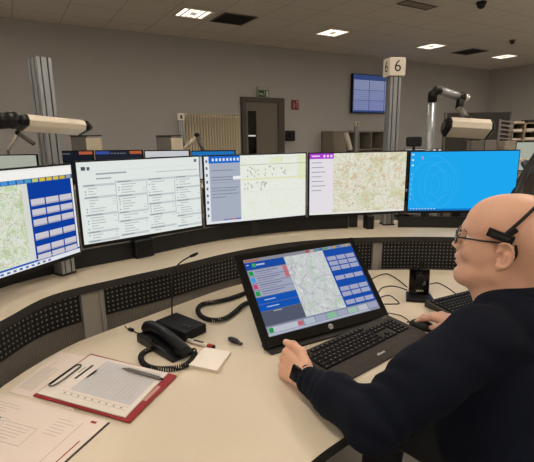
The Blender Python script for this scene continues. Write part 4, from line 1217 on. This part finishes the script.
def head_field():
    lo = np.array(HO)-.21; hi = np.array(HO)+.19
    lo[2] -= .03
    F = Field(lo, hi, .0026)
    S = HS
    def e(c, r, k=.02, op='u', rot=None):
        ax = HAX
        if rot is not None:   # rotate about the b axis
            R_ = Matrix.Rotation(rot, 3, hl); ax = [tuple(R_ @ hf), tuple(hl), tuple(R_ @ hu)]
        F.ell(Hn(*c), [v*S for v in r], ax, k*S, op)
    def cn(a, b, ra, rb, k=.01, op='u'): F.cone(Hn(*a), Hn(*b), ra*S, rb*S, k*S, op)
    e((-.022,0,.054), (.104,.078,.085), .0)       # cranium
    e((.022,0,.052), (.074,.068,.072), .02)       # frontal
    e((-.035,0,.02), (.078,.070,.070), .02)        # occiput
    e((.045,0,-.02), (.052,.058,.072), .025); e((.030,0,-.018), (.055,.069,.062), .02)
    e((.05,0,-.062), (.046,.047,.045), .02)        # jaw mass
    cn((.012,.052,-.055), (.078,.020,-.086), .020, .021, .02); cn((.012,-.052,-.055), (.078,-.020,-.086), .020, .021, .02)
    e((.083,0,-.084), (.020,.024,.020), .015)      # chin
    cn((.076,.030,.041), (.086,.0,.040), .013, .012, .015); cn((.076,-.030,.041), (.086,.0,.040), .013, .012, .015)   # brow
    for sg in (1,-1):
        e((.092,.031*sg,.018), (.017,.017,.012), .010, 's')  # sockets
        e((.074,.036*sg,-.016), (.02,.02,.018), .015)        # cheek
        
    cn((.088,0,.030), (.106,0,-.006), .0075, .009, .010)    # nose bridge
    e((.109,0,-.010), (.011,.011,.009), .006)
    e((.100,.012,-.014), (.010,.008,.007), .005); e((.100,-.012,-.014), (.010,.008,.007), .005)
    e((.092,0,-.034), (.014,.026,.014), .012)                # muzzle
    e((.1015,0,-.0385), (.007,.021,.0055), .004); e((.0985,0,-.0535), (.007,.019,.0062), .004)
    cn((.108,.016,-.046), (.108,-.016,-.046), .0022, .0022, .002, 's')
    cn((.100,.027,-.046), (.106,.016,-.046), .002, .002, .003, 's')
    e((.099,0,-.066), (.008,.018,.005), .008, 's')           # mentolabial fold
    # ear
    for sg in (1,-1):
        R_ = Matrix.Rotation(math.radians(-22)*sg, 3, hu) @ Matrix.Rotation(math.radians(10), 3, hl)
        ax = [tuple(R_ @ hf), tuple(R_ @ hl), tuple(R_ @ hu)]
        F.ell(Hn(-.006,.080*sg,.0), [.019*S,.007*S,.032*S], ax, .004)
        rim = []
        for t in range(11):
            a = math.radians(200-t*26)
            rim.append((-.006+.0175*math.cos(a)*-1 if False else -.006-.018*math.sin(math.radians(-30+t*24)), .0855*sg+.003*sg*math.sin(math.radians(t*18)), .004+.029*math.cos(math.radians(-30+t*24))))
        for i in range(len(rim)-1): cn(rim[i], rim[i+1], .0042, .0042, .002)
        e((.002,.085*sg,-.003), (.010,.009,.014), .002, 's')
        e((-.004,.089*sg,.014), (.009,.006,.008), .003, 's')
        e((.0,.084*sg,-.027), (.009,.006,.010), .004)
    # neck
    nk = np.array(SHc + fd*.03 + Vector((0,0,.02)))
    F.cone(Hn(-.028,0,-.03), nk, .062, .072, .035)
    F.cone(Hn(.035,0,-.070), np.array(SHc+fd*.055+Vector((0,0,.03))), .046, .055, .03)
    e((-.07,0,-.03), (.035,.045,.03), .03)
    return F.mesh()

def hand(W, fw, nb, th, curls, thumb, spread=.0, res=.0021, S=1.0, fl=(.040,.025,.020)):
    """W wrist, fw forward, nb back-of-hand normal, th thumb side"""
    fw = fw.normalized(); nb = (nb-fw*nb.dot(fw)).normalized(); th = (th-fw*th.dot(fw)-nb*th.dot(nb)).normalized()
    def L(a, b, c): return np.array(W + (fw*a + nb*b + th*c)*S)
    F = Field(np.array(W)-.15, np.array(W)+.17, res)
    ax = [tuple(fw), tuple(nb), tuple(th)]
    F.cone(L(-.08,0,0), L(.0,0,0), .029*S, .026*S, 0)
    F.ell(L(.005,0,0), [.035*S,.021*S,.030*S], ax, .02)
    for z_, l in ((.028,.088),(.009,.092),(-.010,.088),(-.028,.080)):
        F.cone(L(.012,0,z_*.55), L(l,.002,z_), .015*S, .0115*S, .012)
    F.ell(L(.045,-.005,0), [.042*S,.014*S,.036*S], ax, .01)
    F.ell(L(.030,-.010,.022), [.03*S,.014*S,.016*S], ax, .012)
    lens = [1.0,1.1,1.03,.82]
    for i, z_ in enumerate((.028,.009,-.010,-.028)):
        b0 = (.088,.092,.088,.080)[i]; p = Vector((b0,.002,z_)); ang = 0; ps = [p.copy()]
        for j in range(3):
            ang += curls[i][j]; ln = fl[j]*lens[i]
            p = p + Vector((math.cos(ang)*ln, -math.sin(ang)*ln, spread*(1.5-i)*.01)); ps.append(p.copy())
        rr_ = [.0105,.0095,.0088,.0075]
        for j in range(3): F.cone(L(*ps[j]), L(*ps[j+1]), rr_[j]*S*(.92 if i==3 else 1), rr_[j+1]*S*(.92 if i==3 else 1), .004)
        F.ell(L(b0,.007,z_), [.011*S,.007*S,.009*S], ax, .006)
        F.ell(L(ps[1].x,ps[1].y+.002,ps[1].z), [.010*S,.010*S,.0095*S], ax, .003)
    tr = [.015,.0125,.0108,.0085]
    for j in range(3): F.cone(L(*thumb[j]), L(*thumb[j+1]), tr[j]*S, tr[j+1]*S, .008)
    F.ell(L(*thumb[2]), [.0115*S]*3, ax, .003)
    return F.mesh(), L
# left hand: thumb up, little finger side on the desk, loosely closed at the tablet corner
lfw = Vector((-.115,.190,.0)) - Vector((.0,.0,.006)); lnb = Vector((-.80,-.50,.35)); lth = Vector((.30,.0,1))
cur = [(.75,1.15,.7),(.85,1.2,.75),(.95,1.2,.8),(1.0,1.2,.8)]
(hv, hfc), LL = hand(wrL+Vector((0,0,.003)), lfw, lnb, lth, cur, [(.012,-.006,.026),(.045,-.008,.046),(.078,-.004,.052),(.104,.002,.050)], S=1.1)
rfw = Vector((-.62,.78,-.10)); rnb = Vector((-.12,.05,1)); rth = Vector((-.78,-.62,0))
curR = [(.22,.38,.30),(.22,.42,.3),(.28,.45,.35),(.30,.5,.4)]
(rv, rfc), LR = hand(wrR+Vector((0,0,.018)), rfw, rnb, rth, curR, [(.015,-.006,.024),(.042,-.018,.044),(.068,-.026,.046),(.090,-.032,.038)], spread=.4, S=.92)
# hidden body under the clothes
def body_field():
    F = Field((-.0,.55,.02), (1.15,1.75,1.15), .010)
    F.chain([shL, elL, wrL+(elL-wrL)*.12], [.045,.036,.024], .01); F.chain([shR, elR, wrR+(elR-wrR)*.12], [.045,.036,.024], .01)
    F.cone(SHc+Vector((0,0,-.02)), SHc+Vector((0,0,.02)), .06, .06, .02)
    F.cone(shL, shR, .05, .05, .03); F.cone(SHc-Vector((0,0,.12)), pel, .085, .11, .03)
    return F
hips = [pel+lt*.10, pel-lt*.10]; knees = [pel+fd*.44+lt*.13+Vector((0,0,-.02)), pel+fd*.42-lt*.13+Vector((0,0,-.02))]
ank = [Vector((k.x, k.y, .10))+fd*s_ for k, s_ in zip(knees, (.04,-.06))]
F = body_field()
for h_, k_, a_ in zip(hips, knees, ank): F.chain([h_, k_, a_], [.06,.045,.035], .02); F.cone(a_, a_+fd*.14-Vector((0,0,.05)), .03, .025, .02)
bm_ = F.mesh()
hm_ = head_field()
person = np_mesh('person', [(hm_[0], hm_[1], 0), (hv, hfc, 0), (rv, rfc, 0), (bm_[0], bm_[1], 0)], [SKIN])
tag(person, 'bald seated man in a navy sweater with glasses and headset, working at the desk', 'person')

# sweater
F = Field((.05,.50,.50), (1.20,1.60,1.16), .0062)
tor = [SHc+fd*-.0+Vector((0,0,-.10)), SHc+fd*.0+Vector((.03,-.04,-.24)), pel+Vector((0,0,.10))]
TAX = [tuple(fd), tuple(lt), (0,0,1)]
F.ell(tor[0]+Vector((0,0,.0)), [.125,.205,.17], TAX, 0)
F.ell(tor[1], [.15,.20,.19], TAX, .06)
F.ell(tor[2]+fd*.03, [.165,.20,.15], TAX, .06)
F.cone(shL-Vector((0,0,.005)), shR-Vector((0,0,.005)), .066, .066, .05)
F.cone(SHc+fd*.01+Vector((0,0,-.02)), SHc+fd*.015+Vector((0,0,.02)), .085, .072, .045)       # collar slope
F.ell(SHc-fd*.06+Vector((0,0,-.07)), [.09,.17,.12], TAX, .06)                  # upper back
mL = shL.lerp(elL, .5)+Vector((-.01,-.01,.005))
F.chain([shL, mL, elL], [.082,.074,.066], .03)
F.chain([elL, elL.lerp(wrL,.5)+Vector((0,0,.004)), wrL+(elL-wrL)*.12], [.066,.055,.038], .02)
F.ell(SHc+lt*.07-fd*.03+Vector((0,0,-.25)), [.17,.20,.24], TAX, .05); F.ell(pel+lt*.06+Vector((0,0,.06)), [.19,.23,.15], TAX, .05)
mR = shR.lerp(elR, .5)
F.chain([shR, mR, elR], [.072,.066,.056], .03); F.chain([elR, elR.lerp(wrR,.5), wrR+(elR-wrR)*.10], [.056,.048,.036], .02)
# fold displacement: creases around the elbows and diagonal pulls over the back
X = [np.arange(F.n[i])*F.res+F.lo[i] for i in range(3)]
GX, GY, GZ = np.meshgrid(*X, indexing='ij', sparse=True)
def creases(c, ax, rad, freq, amp, ph=0):
    d2 = (GX-c.x)**2+(GY-c.y)**2+(GZ-c.z)**2
    w = np.exp(-d2/(rad*rad)); t = (GX-c.x)*ax.x+(GY-c.y)*ax.y+(GZ-c.z)*ax.z
    wob = .012*np.sin(GX*31+GY*17)+.012*np.sin(GZ*29+GY*23)
    return (amp*w*np.sin((t+wob)*freq+ph)).astype(np.float32)
ua = (elL-shL).normalized(); fa = (wrL-elL).normalized()
F.f += creases(elL+Vector((.0,.0,.03)), (ua-fa*.3).normalized(), .11, 120, .0055)
F.f += creases(elL.lerp(wrL,.65), fa, .07, 190, .003)
F.f += creases(shL+Vector((.03,.02,-.03)), (ua+Vector((0,0,-.8))).normalized(), .12, 75, .005, 1.0)
F.f += creases(SHc-fd*.1-Vector((0,0,.22)), Vector((.5,-.2,-.8)).normalized(), .22, 55, .005)
F.f += creases(elR, (elR-shR).normalized(), .1, 110, .004)
sw = F.mesh()
np_mesh('sweater', [(sw[0], sw[1], 0)], [NAVY], person)
# ribbed collar and cuffs
b = MB(); cpts = []
cc_ = SHc+fd*.022+Vector((0,0,.040))
for k in range(25):
    a = 2*PI*k/24; cpts.append(cc_+fd*math.cos(a)*.078+lt*math.sin(a)*.076+Vector((0,0,-.034*math.cos(a))))
b.tube(cpts, .011, NAVY, 10); b.build('collar', person)
for w_, e_ in ((wrL, elL), (wrR, elR)):
    b = MB(); d_ = (w_-e_).normalized(); c_ = w_+(e_-w_)*.10
    b.tube([c_-d_*.012, c_-d_*.0, c_+d_*.012, c_+d_*.014], .034, NAVY, 24, taper=[.039,.0385,.037,.028]); b.build('cuff', person)
# trousers and shoes
F = Field((.05,.45,.05), (1.15,1.85,.75), .010)
F.ell(pel, [.15,.185,.11], TAX, 0)
for h_, k_, a_ in zip(hips, knees, ank): F.chain([h_, k_, a_], [.09,.068,.052], .03)
tw = F.mesh(); np_mesh('trousers', [(tw[0], tw[1], 0)], [PANTS], person)
for a_ in ank:
    F = Field(np.array(a_)-.25, np.array(a_)+.25, .006)
    F.cone(a_-Vector((0,0,.05))-fd*.03, a_-Vector((0,0,.06))+fd*.14, .042, .038, .0); F.cone(a_-Vector((0,0,.02)), a_-Vector((0,0,.05))+fd*.04, .05, .045, .02)
    q_ = F.sub(F.lo, F.lo+F.n*F.res); F.blend(q_[0], (q_[1][2]+0*q_[1][0]+0*q_[1][1])*1.0-.003, .001, 's')
    sm_ = F.mesh(); np_mesh('shoe', [(sm_[0], sm_[1], 0)], [BLACK], person)
# eyes
for sg in (1,-1):
    b = MB(); c_ = H(.0745,.031*sg,.018); b.ball(c_, .0125*HS, mat('eye_white', (220,212,205), .2), 16); b.ball(c_+hf*.0088*HS, .0062*HS, mat('iris_brown', (60,44,34), .2), 12); b.build('eye', person)
    b = MB(); b.tube(smooth_path([H(.087,.014*sg,.036), H(.092,.028*sg,.040), H(.084,.044*sg,.036)],5), .0022, mat('eyebrow_hair', (120,90,70), .9), 8); b.build('eyebrow', person)
# glasses
RIM = mat('glasses_frame', (28,24,26), .35)
gr = bpy.data.objects.new('glasses', None); COL.objects.link(gr); gr.parent = person
b = MB()
for sg in (1,-1):
    pts = []
    for k in range(21):
        a = 2*PI*k/20; pts.append(H(.1125-.010*((.033+.024*math.cos(a))/.057)**2, sg*(.033+.025*math.cos(a)), .017+.016*math.sin(a)))
    b.tube(pts, .0023, RIM, 8)
b.tube(smooth_path([H(.111,.009,.020), H(.113,0,.024), H(.111,-.009,.020)],4), .0017, RIM, 8); b.build('rim', gr)
LENS = bpy.data.materials.new('lens_glass'); LENS.use_nodes = True
_b = LENS.node_tree.nodes['Principled BSDF']; _b.inputs['Transmission Weight'].default_value = 1; _b.inputs['Roughness'].default_value = .02; _b.inputs['IOR'].default_value = 1.05; _b.inputs['Base Color'].default_value = (.92,.9,.92,1)
for sg in (1,-1):
    b = MB(); pts = []
    for k in range(20):
        a = 2*PI*k/20; pts.append(H(.1125-.010*((.033+.024*math.cos(a))/.057)**2, sg*(.033+.024*math.cos(a)), .017+.015*math.sin(a)))
    b.add(pts+[p+hf*.0012 for p in pts], [tuple(range(20)), tuple(range(39,19,-1))]+[(i,(i+1)%20,(i+1)%20+20,i+20) for i in range(20)], LENS); b.build('lens', gr)
    b = MB(); b.tube(smooth_path([H(.1025,sg*.058,.022), H(.092,sg*.072,.026), H(.05,sg*.079,.028), H(.015,sg*.083,.031), H(-.012,sg*.083,.032), H(-.030,sg*.082,.012)],5), .0024, RIM, 8); b.build('temple', gr)
# headset worn over the head
hd = bpy.data.objects.new('headset', None); COL.objects.link(hd); hd.parent = person
pts = []
for k in range(21):
    t = PI*k/20; pts.append(H(-.002-.060*math.sin(t), .0825*math.cos(t), .055+.085*math.sin(t)))
b = MB(); b.tube(pts, .0042, BLACK, 10); b.build('headband', hd)
def bar(sg, nm):
    Mb = Matrix.Translation(H(.006,sg*.0835,.048)) @ HM.to_4x4() @ Matrix.Rotation(math.radians(-14), 4, 'Y')
    b = MB(); k = HS
    b.box((-.027*k,-.005*k,-.011*k),(.031*k,.006*k,.009*k), BLACK, Mb); b.box((-.018*k,.006*k*sg-.0015,-.004*k),(.022*k,.006*k*sg+.0015,.003*k), DGREY, Mb)
    b.box((-.012*k,-.004*k,.008*k),(.0*k,.005*k,.034*k), BLACK, Mb @ Matrix.Rotation(-.5, 4, 'Y'))
    b.build(nm, hd, .002)
bar(1, 'temple_pad'); bar(-1, 'earpiece')
b = MB(); b.tube(smooth_path([H(-.025,.083,.032), H(-.030,.084,.012), H(-.026,.083,-.004)],5), .0032, BLACK, 8); b.build('headset_wire', hd)
# watch on the left wrist
wt = bpy.data.objects.new('wristwatch', None); COL.objects.link(wt); wt.parent = person
lf = lfw.normalized(); ln = (lnb-lf*lnb.dot(lf)).normalized(); lth2 = (lth-lf*lth.dot(lf)-ln*lth.dot(ln)).normalized()
Wc = wrL+Vector((0,0,.003))+lf*.004
b = MB(); pts = [Wc+ln*math.cos(2*PI*k/28)*.0265+lth2*math.sin(2*PI*k/28)*.0335 for k in range(29)]
vs = []
for p in pts[:-1]:
    o_ = (p-Wc).normalized(); vs += [p-lf*.010, p+lf*.010, p+lf*.010+o_*.003, p-lf*.010+o_*.003]
fs = []
for k in range(28):
    a = k*4; c_ = ((k+1)%28)*4
    fs += [(a+i, a+(i+1)%4, c_+(i+1)%4, c_+i) for i in range(4)]
b.add(vs, fs, MBLACK, smooth=False); b.build('watch_strap', wt)
Mw = Matrix.Translation(Wc+ln*.0285+lth2*.006) @ Matrix((lf, lth2, ln)).transposed().to_4x4()
b = MB(); b.box((-.017,-.021,-.003),(.017,.021,.007), mat('watch_case', (60,60,64), .25, .8), Mw); b.build('watch_case', wt, .004, 3)
b = MB(); b.box((-.014,-.018,.007),(.014,.018,.0078), GLOSSB, Mw); b.build('watch_face', wt)

office_chair((pel.x-fd.x*.0, pel.y-fd.y*.0, 0), math.atan2(fd.y, fd.x)-PI/2, 'black office chair the man sits on, mostly outside the picture', seat_z=.475, back_h=.98)

# details that sit on a part become its sub-parts
SUB = {'numeral':'sign_cube','sign_mark':'sign_cube','logo':'casing','phone_buttons':'phone_base','scroll_wheel':'mouse_body','microphone_head':'gooseneck','microphone_buttons':'microphone_base',
       'pocket_clip':'barrel','push_button':'barrel','pen_print':'pen_body','fob_light':'fob_body','pictogram':'sign_','display':'casing','painted_glass_light':'glass_strip','door_handle':'door_leaf','lamp_louver':'lamp_diffuser',
       'maker_mark':'case','indicator_strip':'case','cradle_marks':'cradle_upright','lower_bezel':'casing','cable_box':'casing','header_pipe':'radiator_column','edge_label':'board','caster':'star_leg','end_cap':'column_profile','box_lid':'box_body','page_top':'pages','cable_boot':'mouse_body'}
for root_ in [o for o in COL.objects if o.parent is None and o.type == 'EMPTY']:
    kids = list(root_.children)
    for c_ in kids:
        nm = c_.name.split('.')[0]
        if nm in SUB and nm != 'header_pipe':
            cand = [k for k in kids if k.name.startswith(SUB[nm]) and k is not c_]
            if nm == 'caster':
                i_ = [k for k in kids if k.name.startswith('caster')].index(c_); cand = cand[i_:]
            if nm == 'end_cap' and 'lamp' in root_.name: continue
            if cand: c_.parent = cand[0]
# ------------------------------------------------------------ world, view
w = bpy.data.worlds.new('world'); SC.world = w; w.use_nodes = True
w.node_tree.nodes['Background'].inputs[0].default_value = (.02,.02,.022,1)
w.node_tree.nodes['Background'].inputs[1].default_value = 1
SC.view_settings.view_transform = 'Standard'; SC.view_settings.look = 'None'
SC.view_settings.exposure = 0; SC.view_settings.gamma = 1
SC.view_settings.use_curve_mapping = False
